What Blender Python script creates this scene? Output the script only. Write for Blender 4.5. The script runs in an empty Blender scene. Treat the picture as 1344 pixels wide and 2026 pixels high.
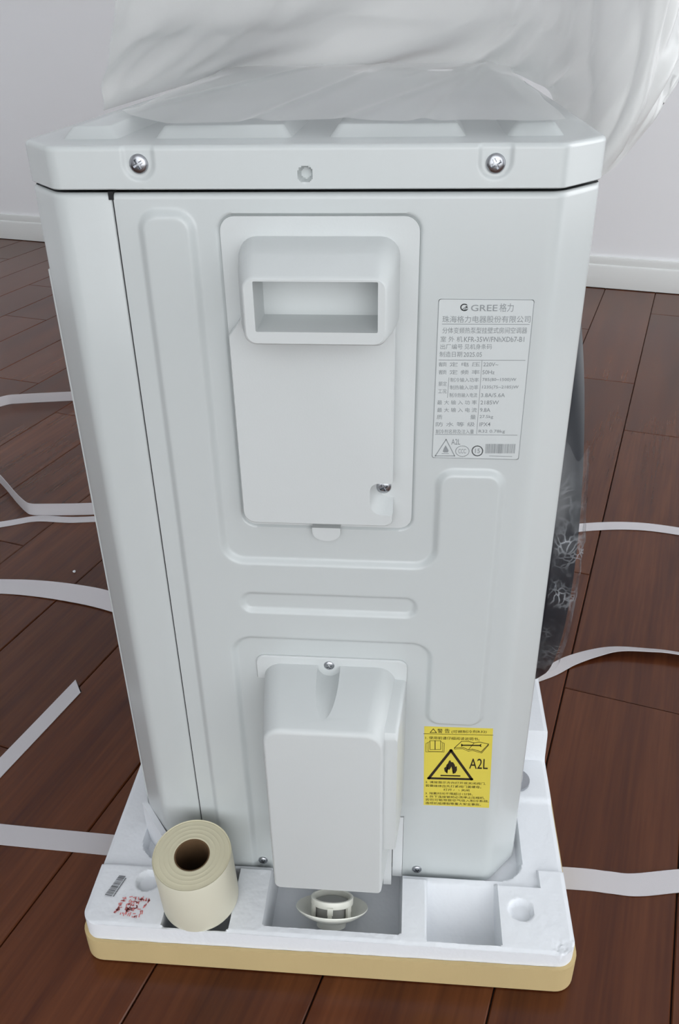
import bpy, bmesh, math, random
import numpy as np
from mathutils import Vector, Matrix, noise

# ---------------------------------------------------------------- camera, light, exposure
SC = bpy.context.scene
COL = SC.collection
random.seed(7)
np.random.seed(7)
PI = math.pi

CAM = (0.1875, -0.4546, 0.6424)
PITCH, YAW, ROLL = 0.529234, -0.091826, -0.019152
cd = bpy.data.cameras.new('camera')
cd.sensor_fit = 'HORIZONTAL'
cd.sensor_width = 36.0
cd.lens = 1690.906 / 1344 * 36
cd.clip_start = 0.01
cam = bpy.data.objects.new('camera', cd)
COL.objects.link(cam)
_f = Vector((math.sin(YAW) * math.cos(PITCH), math.cos(YAW) * math.cos(PITCH), -math.sin(PITCH)))
_r0 = Vector((math.cos(YAW), -math.sin(YAW), 0))
_u0 = _r0.cross(_f)
_r = math.cos(ROLL) * _r0 + math.sin(ROLL) * _u0
_u = -math.sin(ROLL) * _r0 + math.cos(ROLL) * _u0
cam.matrix_world = Matrix(((_r.x, _u.x, -_f.x, CAM[0]), (_r.y, _u.y, -_f.y, CAM[1]),
                           (_r.z, _u.z, -_f.z, CAM[2]), (0, 0, 0, 1)))
SC.camera = cam

world = bpy.data.worlds.new('world')
SC.world = world
world.use_nodes = True
bg = world.node_tree.nodes['Background']
bg.inputs[0].default_value = (0.95, 0.975, 1.0, 1)
bg.inputs[1].default_value = 1.95


def area(name, loc, target, sx, sy, power, color):
    d = bpy.data.lights.new(name, 'AREA')
    d.shape = 'RECTANGLE'
    d.size, d.size_y, d.energy, d.color = sx, sy, power, color
    o = bpy.data.objects.new(name, d)
    COL.objects.link(o)
    o.location = loc
    o.rotation_euler = (Vector(target) - Vector(loc)).to_track_quat('-Z', 'Y').to_euler()
    return o


# daylight from the low window behind the photographer
area('front_window_daylight', (0.85, -1.55, 0.75), (0.14, 0.1, 0.3), 1.6, 1.3, 7, (0.98, 0.99, 1.0))
area('side_fill_light', (2.7, 1.15, 1.3), (-0.5, 1.25, 0.7), 1.3, 1.7, 16, (0.97, 0.985, 1.0))  # unseen fill light added to brighten the back wall and right floor

SC.view_settings.view_transform = 'Standard'
SC.view_settings.look = 'None'
SC.view_settings.gamma = 1
SC.view_settings.use_curve_mapping = False
SC.view_settings.exposure = 0.28


# ---------------------------------------------------------------- materials
def srgb(r, g, b):
    def c(v):
        v /= 255
        return v / 12.92 if v <= 0.04045 else ((v + 0.055) / 1.055) ** 2.4
    return (c(r), c(g), c(b), 1)


def mat(name, color, rough=0.5, metal=0.0, spec=0.5, coat=0.0):
    m = bpy.data.materials.new(name)
    m.use_nodes = True
    p = m.node_tree.nodes['Principled BSDF']
    p.inputs['Base Color'].default_value = color
    p.inputs['Roughness'].default_value = rough
    p.inputs['Metallic'].default_value = metal
    p.inputs['Specular IOR Level'].default_value = spec
    p.inputs['Coat Weight'].default_value = coat
    return m


def nodes(m):
    nt = m.node_tree
    return nt, nt.nodes, nt.links, nt.nodes['Principled BSDF']


def add_noise(m, scale, amount, bump=0.0, bump_scale=None, stretch=(1, 1, 1), detail=4):
    """small procedural colour variation and fine relief"""
    nt, N, L, p = nodes(m)
    tc = N.new('ShaderNodeTexCoord')
    mp = N.new('ShaderNodeMapping')
    mp.inputs['Scale'].default_value = stretch
    L.new(tc.outputs['Object'], mp.inputs['Vector'])
    n = N.new('ShaderNodeTexNoise')
    n.inputs['Scale'].default_value = scale
    n.inputs['Detail'].default_value = detail
    L.new(mp.outputs[0], n.inputs['Vector'])
    base = tuple(p.inputs['Base Color'].default_value)
    r = N.new('ShaderNodeMix')
    r.data_type = 'RGBA'
    r.inputs[6].default_value = tuple(c * (1 - amount) for c in base[:3]) + (1,)
    r.inputs[7].default_value = tuple(min(1, c * (1 + amount)) for c in base[:3]) + (1,)
    L.new(n.outputs['Fac'], r.inputs[0])
    L.new(r.outputs[2], p.inputs['Base Color'])
    if bump:
        n2 = N.new('ShaderNodeTexNoise')
        n2.inputs['Scale'].default_value = bump_scale or scale * 4
        n2.inputs['Detail'].default_value = 3
        L.new(mp.outputs[0], n2.inputs['Vector'])
        b = N.new('ShaderNodeBump')
        b.inputs['Strength'].default_value = bump
        b.inputs['Distance'].default_value = 0.001
        L.new(n2.outputs['Fac'], b.inputs['Height'])
        L.new(b.outputs[0], p.inputs['Normal'])
    return m


M = {}
M['enamel'] = add_noise(mat('white_enamel', srgb(192, 197, 197), 0.22, 0, 0.5), 9, 0.012)
M['plastic'] = add_noise(mat('white_plastic', srgb(199, 203, 203), 0.42, 0, 0.4), 12, 0.01, 0.05, 900)
M['inner'] = mat('grey_inner_metal', srgb(120, 124, 126), 0.5)
M['steel'] = mat('zinc_steel', srgb(176, 178, 182), 0.28, 1.0)
M['gap'] = mat('dark_gap', srgb(24, 25, 27), 0.8)  # near-black for the seam, print and the painted shade in openings
M['grille'] = mat('black_grille_plastic', srgb(26, 29, 35), 0.35)
M['bracket'] = mat('pale_bracket_plastic', srgb(212, 215, 216), 0.4)
M['label'] = mat('rating_label_film', srgb(198, 203, 203), 0.4)
M['label_ink'] = mat('grey_label_ink', srgb(138, 143, 145), 0.5)
M['yellow'] = add_noise(mat('yellow_label', srgb(216, 200, 80), 0.42), 30, 0.02)
M['black_ink'] = mat('black_label_ink', srgb(38, 28, 12), 0.5)
M['foam'] = mat('expanded_foam', srgb(224, 227, 231), 0.85, 0, 0.2)
M['card'] = add_noise(mat('corrugated_card', srgb(192, 171, 126), 0.85, 0, 0.15), 14, 0.08, 0.15, 220, (1, 1, 0.3))
M['tape'] = add_noise(mat('cream_tape', srgb(207, 204, 186), 0.45, 0, 0.3), 20, 0.03)
M['tape_end'] = mat('cream_tape_edge', srgb(200, 194, 168), 0.7, 0, 0.2)
M['core'] = add_noise(mat('brown_paper_core', srgb(96, 74, 52), 0.8, 0, 0.2), 40, 0.2)
M['strap'] = mat('white_packing_strap', srgb(196, 193, 196), 0.38, 0, 0.4)
M['ivory'] = mat('ivory_plastic', srgb(232, 232, 222), 0.35)
M['wall'] = add_noise(mat('white_wall_paint', srgb(240, 241, 243), 0.9, 0, 0.15), 2.0, 0.01, 0.05, 300)
M['skirt'] = mat('white_skirting', srgb(222, 224, 222), 0.4, 0, 0.4)
M['red_ink'] = mat('red_stamp_ink', srgb(214, 120, 118), 0.8)
M['grey_ink'] = mat('grey_barcode_ink', srgb(84, 86, 88), 0.8)
M['joint'] = mat('dark_floor_joint', srgb(30, 18, 14), 0.8)


def foam_detail():
    nt, N, L, p = nodes(M['foam'])
    tc = N.new('ShaderNodeTexCoord')
    v = N.new('ShaderNodeTexVoronoi')
    v.inputs['Scale'].default_value = 330
    L.new(tc.outputs['Object'], v.inputs['Vector'])
    b = N.new('ShaderNodeBump')
    b.inputs['Strength'].default_value = 0.12
    b.inputs['Distance'].default_value = 0.0010
    b.invert = True
    L.new(v.outputs['Distance'], b.inputs['Height'])
    L.new(b.outputs[0], p.inputs['Normal'])


foam_detail()


def strap_detail():
    nt, N, L, p = nodes(M['strap'])
    tc = N.new('ShaderNodeTexCoord')
    w = N.new('ShaderNodeTexWave')
    w.inputs['Scale'].default_value = 160
    w.inputs['Distortion'].default_value = 1.5
    L.new(tc.outputs['UV'], w.inputs['Vector'])
    b = N.new('ShaderNodeBump')
    b.inputs['Strength'].default_value = 0.25
    b.inputs['Distance'].default_value = 0.0006
    L.new(w.outputs['Fac'], b.inputs['Height'])
    L.new(b.outputs[0], p.inputs['Normal'])


strap_detail()


def wood():
    m = mat('red_brown_laminate', srgb(96, 56, 40), 0.24, 0, 0.3)
    nt, N, L, p = nodes(m)
    tc = N.new('ShaderNodeTexCoord')
    oi = N.new('ShaderNodeObjectInfo')
    add = N.new('ShaderNodeVectorMath')
    add.operation = 'ADD'
    cx = N.new('ShaderNodeCombineXYZ')
    mu = N.new('ShaderNodeMath')
    mu.operation = 'MULTIPLY'
    mu.inputs[1].default_value = 37.0
    L.new(oi.outputs['Random'], mu.inputs[0])
    L.new(mu.outputs[0], cx.inputs[0])
    L.new(mu.outputs[0], cx.inputs[1])
    L.new(tc.outputs['Object'], add.inputs[0])
    L.new(cx.outputs[0], add.inputs[1])
    mp = N.new('ShaderNodeMapping')
    mp.inputs['Scale'].default_value = (26, 1.7, 1)
    L.new(add.outputs[0], mp.inputs['Vector'])
    n1 = N.new('ShaderNodeTexNoise')
    n1.inputs['Scale'].default_value = 1.0
    n1.inputs['Detail'].default_value = 7
    n1.inputs['Roughness'].default_value = 0.62
    n1.inputs['Distortion'].default_value = 0.25
    L.new(mp.outputs[0], n1.inputs['Vector'])
    mp2 = N.new('ShaderNodeMapping')
    mp2.inputs['Scale'].default_value = (220, 7, 1)
    L.new(add.outputs[0], mp2.inputs['Vector'])
    n2 = N.new('ShaderNodeTexNoise')
    n2.inputs['Scale'].default_value = 1.0
    n2.inputs['Detail'].default_value = 3
    L.new(mp2.outputs[0], n2.inputs['Vector'])
    cr = N.new('ShaderNodeValToRGB')
    e = cr.color_ramp.elements
    e[0].position, e[0].color = 0.28, srgb(54, 24, 14)
    e[1].position, e[1].color = 0.92, srgb(118, 70, 40)
    k = e.new(0.5)
    k.color = srgb(83, 43, 22)
    mixf = N.new('ShaderNodeMix')
    mixf.data_type = 'FLOAT'
    mixf.inputs[0].default_value = 0.28
    L.new(n1.outputs['Fac'], mixf.inputs[2])
    L.new(n2.outputs['Fac'], mixf.inputs[3])
    L.new(mixf.outputs[0], cr.inputs[0])
    hs = N.new('ShaderNodeHueSaturation')
    vr = N.new('ShaderNodeMapRange')
    vr.inputs[3].default_value = 0.86
    vr.inputs[4].default_value = 1.14
    L.new(oi.outputs['Random'], vr.inputs[0])
    L.new(vr.outputs[0], hs.inputs['Value'])
    L.new(cr.outputs[0], hs.inputs['Color'])
    L.new(hs.outputs[0], p.inputs['Base Color'])
    b = N.new('ShaderNodeBump')
    b.inputs['Strength'].default_value = 0.03
    b.inputs['Distance'].default_value = 0.0006
    L.new(n2.outputs['Fac'], b.inputs['Height'])
    L.new(b.outputs[0], p.inputs['Normal'])
    return m


M['wood'] = wood()


def film(name, color, clear, rough, gloss):
    """thin plastic film: part clear, part milky (scatters on both sides), with a soft sheen"""
    m = bpy.data.materials.new(name)
    m.use_nodes = True
    nt = m.node_tree
    N, L = nt.nodes, nt.links
    N.clear()
    out = N.new('ShaderNodeOutputMaterial')
    di = N.new('ShaderNodeBsdfDiffuse')
    tl = N.new('ShaderNodeBsdfTranslucent')
    tr = N.new('ShaderNodeBsdfTransparent')
    gl = N.new('ShaderNodeBsdfGlossy')
    di.inputs[0].default_value = color
    tl.inputs[0].default_value = color
    gl.inputs['Color'].default_value = (1, 1, 1, 1)
    gl.inputs['Roughness'].default_value = rough
    m1 = N.new('ShaderNodeMixShader')
    m1.inputs[0].default_value = 0.35
    m2 = N.new('ShaderNodeMixShader')
    m2.inputs[0].default_value = clear
    m3 = N.new('ShaderNodeMixShader')
    fr = N.new('ShaderNodeFresnel')
    fr.inputs['IOR'].default_value = 1.45
    mm = N.new('ShaderNodeMath')
    mm.operation = 'MULTIPLY'
    mm.inputs[1].default_value = gloss
    L.new(fr.outputs[0], mm.inputs[0])
    L.new(di.outputs[0], m1.inputs[1])
    L.new(tl.outputs[0], m1.inputs[2])
    L.new(m1.outputs[0], m2.inputs[1])
    L.new(tr.outputs[0], m2.inputs[2])
    L.new(mm.outputs[0], m3.inputs[0])
    L.new(m2.outputs[0], m3.inputs[1])
    L.new(gl.outputs[0], m3.inputs[2])
    L.new(m3.outputs[0], out.inputs[0])
    return m, m2


M['bag'], _ = film('milky_bag_film', srgb(226, 228, 226), 0.30, 0.3, 0.9)
M['lid_film'], _ = film('hazy_lid_film', srgb(205, 209, 207), 0.87, 0.3, 0.6)
M['wrap'], _wm = film('crinkled_wrap_film', srgb(215, 220, 225), 0.9, 0.15, 0.3)


def wrap_detail():
    # whitened crease lines in the shrink wrap
    nt = M['wrap'].node_tree
    N, L = nt.nodes, nt.links
    tc = N.new('ShaderNodeTexCoord')
    v = N.new('ShaderNodeTexVoronoi')
    v.feature = 'DISTANCE_TO_EDGE'
    v.inputs['Scale'].default_value = 150
    n = N.new('ShaderNodeTexNoise')
    n.inputs['Scale'].default_value = 40
    ad = N.new('ShaderNodeVectorMath')
    ad.operation = 'MULTIPLY_ADD'
    ad.inputs[1].default_value = (0.035, 0.035, 0.035)
    L.new(n.outputs['Color'], ad.inputs[0])
    L.new(tc.outputs['Object'], ad.inputs[2])
    L.new(tc.outputs['Object'], n.inputs['Vector'])
    L.new(ad.outputs[0], v.inputs['Vector'])
    r = N.new('ShaderNodeMapRange')
    r.inputs[1].default_value = 0.0
    r.inputs[2].default_value = 0.13
    r.inputs[3].default_value = 0.6
    r.inputs[4].default_value = 0.03
    L.new(v.outputs['Distance'], r.inputs[0])
    at = N.new('ShaderNodeAttribute')
    at.attribute_name = 'crease'
    n3 = N.new('ShaderNodeTexNoise')
    n3.inputs['Scale'].default_value = 28
    L.new(tc.outputs['Object'], n3.inputs['Vector'])
    r3 = N.new('ShaderNodeMapRange')
    r3.inputs[1].default_value = 0.42
    r3.inputs[2].default_value = 0.62
    L.new(n3.outputs['Fac'], r3.inputs[0])
    m1 = N.new('ShaderNodeMath')
    m1.operation = 'MULTIPLY'
    L.new(at.outputs['Fac'], m1.inputs[0])
    L.new(r3.outputs[0], m1.inputs[1])
    m2 = N.new('ShaderNodeMath')
    m2.operation = 'MULTIPLY'
    L.new(m1.outputs[0], m2.inputs[0])
    L.new(r.outputs[0], m2.inputs[1])
    m3 = N.new('ShaderNodeMath')
    m3.operation = 'SUBTRACT'
    m3.inputs[0].default_value = 0.985
    L.new(m2.outputs[0], m3.inputs[1])
    L.new(m3.outputs[0], _wm.inputs[0])


wrap_detail()


# ---------------------------------------------------------------- object helpers
def link(name, me, m, parent=None, smooth=30):
    if m is not None:
        me.materials.append(m)
    if smooth:
        me.shade_smooth()
        me.set_sharp_from_angle(angle=math.radians(smooth))
    o = bpy.data.objects.new(name, me)
    COL.objects.link(o)
    if parent is not None:
        o.parent = parent
    return o


def tag(o, label=None, cat=None, group=None, kind=None):
    if label:
        o['label'] = label
    if cat:
        o['category'] = cat
    if group:
        o['group'] = group
    if kind:
        o['kind'] = kind
    return o


def empty(name, loc=(0, 0, 0)):
    o = bpy.data.objects.new(name, None)
    COL.objects.link(o)
    o.location = loc
    o.empty_display_size = 0.05
    return o


def pydata(name, V, F):
    me = bpy.data.meshes.new(name)
    me.from_pydata([tuple(map(float, v)) for v in V], [], F)
    me.validate()
    me.update()
    return me


def bm_mesh(bm, name, normals=True):
    if normals:
        bmesh.ops.recalc_face_normals(bm, faces=bm.faces)
    me = bpy.data.meshes.new(name)
    bm.to_mesh(me)
    bm.free()
    return me


def box(bm, x0, x1, y0, y1, z0, z1):
    vs = [bm.verts.new((x, y, z)) for z in (z0, z1) for x, y in ((x0, y0), (x1, y0), (x1, y1), (x0, y1))]
    for f in ((3, 2, 1, 0), (4, 5, 6, 7), (0, 1, 5, 4), (1, 2, 6, 5), (2, 3, 7, 6), (3, 0, 4, 7)):
        bm.faces.new([vs[i] for i in f])
    return vs


def bevel(bm, w, seg=2, ang=30):
    es = [e for e in bm.edges if len(e.link_faces) == 2 and e.calc_face_angle(0) > math.radians(ang)]
    bmesh.ops.bevel(bm, geom=es, offset=w, segments=seg, affect='EDGES', profile=0.5, clamp_overlap=True)


def bevbox(name, x0, x1, y0, y1, z0, z1, m, parent, w=0.001, seg=2):
    bm = bmesh.new()
    box(bm, x0, x1, y0, y1, z0, z1)
    bevel(bm, w, seg)
    return link(name, bm_mesh(bm, name), m, parent)


def lathe(bm, prof, n=32, axis='Z', c=(0, 0, 0), cap0=False, cap1=False):
    rings = []
    for r, h in prof:
        ring = []
        for i in range(n):
            a = 2 * PI * i / n
            if axis == 'Z':
                p = (c[0] + r * math.cos(a), c[1] + r * math.sin(a), c[2] + h)
            elif axis == 'Y':
                p = (c[0] + r * math.cos(a), c[1] + h, c[2] + r * math.sin(a))
            else:
                p = (c[0] + h, c[1] + r * math.cos(a), c[2] + r * math.sin(a))
            ring.append(bm.verts.new(p))
        rings.append(ring)
    for a, b in zip(rings, rings[1:]):
        for i in range(n):
            j = (i + 1) % n
            bm.faces.new((a[i], a[j], b[j], b[i]))
    if cap0:
        bm.faces.new(rings[0][::-1])
    if cap1:
        bm.faces.new(rings[-1])
    return rings


def loft(bm, rings, cap0=True, cap1=True):
    R = [[bm.verts.new(p) for p in r] for r in rings]
    n = len(R[0])
    for a, b in zip(R, R[1:]):
        for i in range(n):
            j = (i + 1) % n
            bm.faces.new((a[i], a[j], b[j], b[i]))
    if cap0:
        bm.faces.new(R[0][::-1])
    if cap1:
        bm.faces.new(R[-1])
    return R


def rrect(x0, x1, z0, z1, r, n=6):
    """rounded rectangle outline; r = (bottom-left, bottom-right, top-right, top-left)"""
    if not isinstance(r, (tuple, list)):
        r = (r,) * 4
    pts = []
    for (cx, cz, a0), rr in zip(((x0, z0, PI), (x1, z0, 1.5 * PI), (x1, z1, 0), (x0, z1, 0.5 * PI)), r):
        rr = max(rr, 1e-5)
        sx = cx + rr if cx == x0 else cx - rr
        sz = cz + rr if cz == z0 else cz - rr
        for k in range(n + 1):
            a = a0 + 0.5 * PI * k / n
            pts.append((sx + rr * math.cos(a), sz + rr * math.sin(a)))
    return pts


def boolean(me, cutters):
    """me minus the cutter meshes, returned as a plain mesh"""
    o = bpy.data.objects.new('tmp', me)
    COL.objects.link(o)
    cs = []
    for c in cutters:
        co = bpy.data.objects.new('tmp_cut', c)
        COL.objects.link(co)
        md = o.modifiers.new('b', 'BOOLEAN')
        md.operation = 'DIFFERENCE'
        md.solver = 'EXACT'
        md.object = co
        cs.append(co)
    dg = bpy.context.evaluated_depsgraph_get()
    new = bpy.data.meshes.new_from_object(o.evaluated_get(dg))
    bpy.data.objects.remove(o)
    for c in cs:
        bpy.data.objects.remove(c)
    return new


def sd_rbox(x, z, x0, x1, z0, z1, r):
    qx = np.abs(x - (x0 + x1) / 2) - (x1 - x0) / 2 + r
    qz = np.abs(z - (z0 + z1) / 2) - (z1 - z0) / 2 + r
    return np.hypot(np.maximum(qx, 0), np.maximum(qz, 0)) + np.minimum(np.maximum(qx, qz), 0) - r


def round_union(a, b, r):
    return np.maximum(r, np.minimum(a, b)) - np.hypot(np.maximum(r - a, 0), np.maximum(r - b, 0))


def ramp(d, w):
    t = np.clip(0.5 - d / w, 0, 1)
    s = t * t * (3 - 2 * t)
    return 0.6 * t + 0.4 * s


def grid_faces(nu, nv, mask=None):
    F = []
    for j in range(nv - 1):
        for i in range(nu - 1):
            if mask is not None and not mask[j, i]:
                continue
            a = j * nu + i
            F.append((a, a + 1, a + nu + 1, a + nu))
    return F


def screw(name, loc, r, parent, axis_tilt=0.0, dome=0.45):
    """pan head with a real cross recess, facing -Y"""
    nr, na = 14, 48
    V, F = [], []
    for k in range(nr + 1):
        q = k / nr
        for i in range(na):
            a = 2 * PI * i / na + axis_tilt
            x, z = r * q * math.cos(a), r * q * math.sin(a)
            y = -r * dome * math.sqrt(max(0, 1 - (q * 0.97) ** 2.4))
            ca, sa = r * q * math.cos(a - 0.5), r * q * math.sin(a - 0.5)
            if (abs(ca) < 0.13 * r and abs(sa) < 0.52 * r) or (abs(sa) < 0.13 * r and abs(ca) < 0.52 * r):
                y += r * 0.42
            V.append((x, y, z))
    for k in range(nr):
        for i in range(na):
            j = (i + 1) % na
            F.append((k * na + i, k * na + j, (k + 1) * na + j, (k + 1) * na + i))
    b = len(V)
    for i in range(na):
        a = 2 * PI * i / na + axis_tilt
        V.append((r * math.cos(a), 0.0008, r * math.sin(a)))
    for i in range(na):
        j = (i + 1) % na
        F.append((nr * na + i, nr * na + j, b + j, b + i))
    bm = bmesh.new()
    vs = [bm.verts.new(v) for v in V]
    for f in F:
        try:
            bm.faces.new([vs[i] for i in f])
        except ValueError:
            pass
    bmesh.ops.remove_doubles(bm, verts=bm.verts, dist=1e-6)
    o = link(name, bm_mesh(bm, name), M['steel'], parent, 40)
    o.location = loc
    return o


# ---------------------------------------------------------------- room
RY = 0.285738           # the room is turned against the machine
WALL_V = 1.978
floor_bm = bmesh.new()
box(floor_bm, -2.2, 2.6, -3.0, WALL_V + 0.02, -0.03, -0.0042)
floor = link('floor', bm_mesh(floor_bm, 'floor'), M['joint'], None, 0)
floor.rotation_euler = (0, 0, -RY)
tag(floor, 'red brown wood laminate floor of long narrow planks under the machine', 'floor', kind='structure')

PW, PL = 0.126, 0.705


def plank_mesh(length):
    bm = bmesh.new()
    w, l = PW - 0.0012, length - 0.0010
    c = 0.0009
    lo = [bm.verts.new(p) for p in ((0, 0, -0.004), (w, 0, -0.004), (w, l, -0.004), (0, l, -0.004))]
    mi = [bm.verts.new(p) for p in ((0, 0, -c), (w, 0, -c), (w, l, -c), (0, l, -c))]
    hi = [bm.verts.new(p) for p in ((c, c, 0), (w - c, c, 0), (w - c, l - c, 0), (c, l - c, 0))]
    for a, b in ((lo, mi), (mi, hi)):
        for i in range(4):
            j = (i + 1) % 4
            bm.faces.new((a[i], a[j], b[j], b[i]))
    bm.faces.new(hi)
    bm.faces.new(lo[::-1])
    return bm_mesh(bm, 'plank')


full_plank = plank_mesh(PL)
full_plank.materials.append(M['wood'])
OFF = {0: 0.595, 1: 0.365, -5: 0.565, -7: 0.10, -12: 0.11, -1: 0.2, -2: 0.5, -3: 0.32, -4: 0.08, 2: 0.64, 3: 0.25}
rr = random.Random(3)
for k in range(-17, 10):
    u0 = 0.146 + PW * k
    off = OFF.get(k, rr.uniform(0, PL))
    v = off - 2 * PL if off - 2 * PL > -1.25 else off - PL
    while v < WALL_V - 0.01:
        # planks that only lie under the machine's far side or outside the view are cheap enough to keep
        if v + PL > WALL_V - 0.008:
            me = plank_mesh(WALL_V - 0.008 - v)
            me.materials.append(M['wood'])
        else:
            me = full_plank
        o = bpy.data.objects.new('plank', me)
        COL.objects.link(o)
        o.parent = floor
        o.location = (u0 + 0.0006, v + 0.0005, rr.uniform(-0.0001, 0.0001))
        v += PL

wb = bmesh.new()
box(wb, -2.17, 2.6, WALL_V, WALL_V + 0.12, -0.03, 2.7)
wall = link('wall_back', bm_mesh(wb, 'wall_back'), M['wall'], None, 0)
wall.rotation_euler = (0, 0, -RY)
tag(wall, 'plain white painted wall behind the machine', 'wall', kind='structure')
lb = bmesh.new()
box(lb, -2.17, -2.05, -2.32, WALL_V + 0.12, -0.03, 2.7)
wall_l = link('wall_left', bm_mesh(lb, 'wall_left'), M['wall'], None, 0)
wall_l.rotation_euler = (0, 0, -RY)
tag(wall_l, 'plain white painted wall closing the room on the left', 'wall', kind='structure')
# unseen partial walls added to cut light from the front left and the right
fb = bmesh.new()
box(fb, -2.17, -0.35, -2.32, -2.20, -0.03, 2.7)
wall_f = link('added_wall_front', bm_mesh(fb, 'added_wall_front'), M['wall'], None, 0)
wall_f.rotation_euler = (0, 0, -RY)
tag(wall_f, 'plain white unseen wall added behind the photographer to cut light from the left', 'wall', kind='structure')
rb = bmesh.new()
box(rb, 2.60, 2.72, -2.32, 0.30, -0.03, 2.7)
wall_r = link('added_wall_right', bm_mesh(rb, 'added_wall_right'), M['wall'], None, 0)
wall_r.rotation_euler = (0, 0, -RY)
tag(wall_r, 'plain white unseen wall added on the right to cut side light, open further back', 'wall', kind='structure')
cb_ = bmesh.new()
box(cb_, -2.17, 2.72, -2.32, WALL_V + 0.12, 2.7, 2.8)
ceil = link('ceiling', bm_mesh(cb_, 'ceiling'), M['wall'], None, 0)
ceil.rotation_euler = (0, 0, -RY)
tag(ceil, 'plain white ceiling above the machine', 'ceiling', kind='structure')
bb = bmesh.new()
prof = [(0, 0.002), (-0.016, 0.002), (-0.016, 0.055), (-0.014, 0.059), (-0.010, 0.061), (-0.010, 0.074), (-0.008, 0.079), (0, 0.080)]
loft(bb, [[(x, WALL_V + y, z) for y, z in prof] for x in (-2.05, 2.6)])
base = link('baseboard_back', bm_mesh(bb, 'baseboard_back'), M['skirt'], None, 30)
base.rotation_euler = (0, 0, -RY)
tag(base, 'low white skirting board with a stepped top along the wall', 'baseboard', kind='structure')

# ---------------------------------------------------------------- the outdoor unit
AC = empty('air_conditioner', (0.13, 0.30, 0.0325))
tag(AC, 'tall white metal air conditioner outdoor unit standing on the foam base, end panel towards us', 'air conditioner')
ORIGIN = Vector((0.13, 0.30, 0.0325))


def ac(o):
    """parent a part to the unit, keeping its world place"""
    o.parent = AC
    o.location = Vector(o.location) - ORIGIN
    return o


W = 0.26                # width of the flat end face
CX0, CX1, CY = -0.0228, 0.2832, 0.0268
ZB, ZT = 0.0325, 0.5632
LB, LT = 0.5650, 0.5860
BACK = 0.585


def bend(p0, p1, p2, n=8):
    return [((1 - t) ** 2 * p0[0] + 2 * t * (1 - t) * p1[0] + t * t * p2[0],
             (1 - t) ** 2 * p0[1] + 2 * t * (1 - t) * p1[1] + t * t * p2[1]) for t in [i / n for i in range(n + 1)]]


def along(a, b, t):
    d = math.hypot(b[0] - a[0], b[1] - a[1])
    return (a[0] + (b[0] - a[0]) * t / d, a[1] + (b[1] - a[1]) * t / d)


def panel_height(x, z):
    left = sd_rbox(x, z, 0.0437, 0.0712, -0.02, 0.5535, 0.009)
    cross = sd_rbox(x, z, 0.060, 0.215, 0.2755, 0.3382, 0.004)
    right = sd_rbox(x, z, 0.2056, 0.2435, 0.2036, 0.4055, 0.009)
    H = round_union(round_union(left, cross, 0.013), right, 0.013)
    slot = sd_rbox(x, z, 0.0802, 0.1944, 0.2990, 0.3128, 0.0065)
    rec = sd_rbox(x, z, 0.0845, 0.1908, 0.3638, 0.5525, 0.0085)
    h = 0.0032 * ramp(H, 0.0042) - 0.0026 * ramp(slot, 0.0036) - 0.0024 * ramp(rec, 0.0014)
    return h


def side_panel():
    st = 0.00085
    t = 0.006
    xs = np.arange(0.0306, W - t, st)
    corner = (W, 0.0)
    far = (CX1, CY)
    p1 = along(corner, far, t)
    path = [(x, 0.0) for x in xs] + bend((W - t, 0), corner, p1)
    q0 = along(far, corner, 0.003)
    path += [along(p1, q0, d) for d in (0.005, 0.012, 0.019)]
    path += bend(q0, far, (CX1, CY + 0.003), 4) + [(CX1, CY + 0.012)]
    zs = np.concatenate([[ZB], np.arange(ZB + 0.0006, ZT - 0.003, st), ZT - 0.003 + 0.003 * np.sin(np.linspace(0, PI / 2, 5))])
    X = np.array([p[0] for p in path])
    Y = np.array([p[1] for p in path])
    XX, ZZ = np.meshgrid(X, zs)
    YY = np.tile(Y, (len(zs), 1))
    h = panel_height(XX, ZZ) * (YY < 1e-6)
    # rolled top edge
    top = np.clip((ZZ - (ZT - 0.003)) / 0.003, 0, 1)
    YY = YY - h + 0.003 * (1 - np.sqrt(np.clip(1 - top ** 2, 0, 1)))
    V = np.stack([XX, YY, ZZ], -1).reshape(-1, 3)
    mid = 0.5 * (X[:-1] + X[1:])
    midz = 0.5 * (zs[:-1] + zs[1:])
    mask = ~((mid[None, :] > 0.086) & (mid[None, :] < 0.1912) & (midz[:, None] < 0.1035))
    me = pydata('side_panel', V, grid_faces(len(X), len(zs), mask))
    return ac(link('side_panel', me, M['enamel'], None, 50))


side_panel()


def corner_panel():
    t = 0.006
    far, corner = (CX0, CY), (0.0, 0.0)
    q0 = along(far, corner, 0.003)
    p1 = along(corner, far, t)
    path = [(CX0, CY + 0.012)] + bend((CX0, CY + 0.003), far, q0, 4) + [along(q0, p1, d) for d in (0.006, 0.013, 0.02)]
    path += bend(p1, corner, (t, 0)) + [(0.012, 0), (0.02, 0), (0.0285, 0), (0.0294, 0.0003), (0.0297, 0.001), (0.0297, 0.006)]
    zs = [ZB, 0.2, 0.4, ZT - 0.003] + [ZT - 0.003 + 0.003 * math.sin(a) for a in (0.5, 1.0, PI / 2)]
    V = []
    for z in zs:
        tp = min(1, max(0, (z - (ZT - 0.003)) / 0.003))
        dy = 0.003 * (1 - math.sqrt(max(0, 1 - tp * tp)))
        V += [(x, y + dy, z) for x, y in path]
    return ac(link('corner_panel', pydata('corner_panel', V, grid_faces(len(path), len(zs))), M['enamel'], None, 50))


corner_panel()
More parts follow.
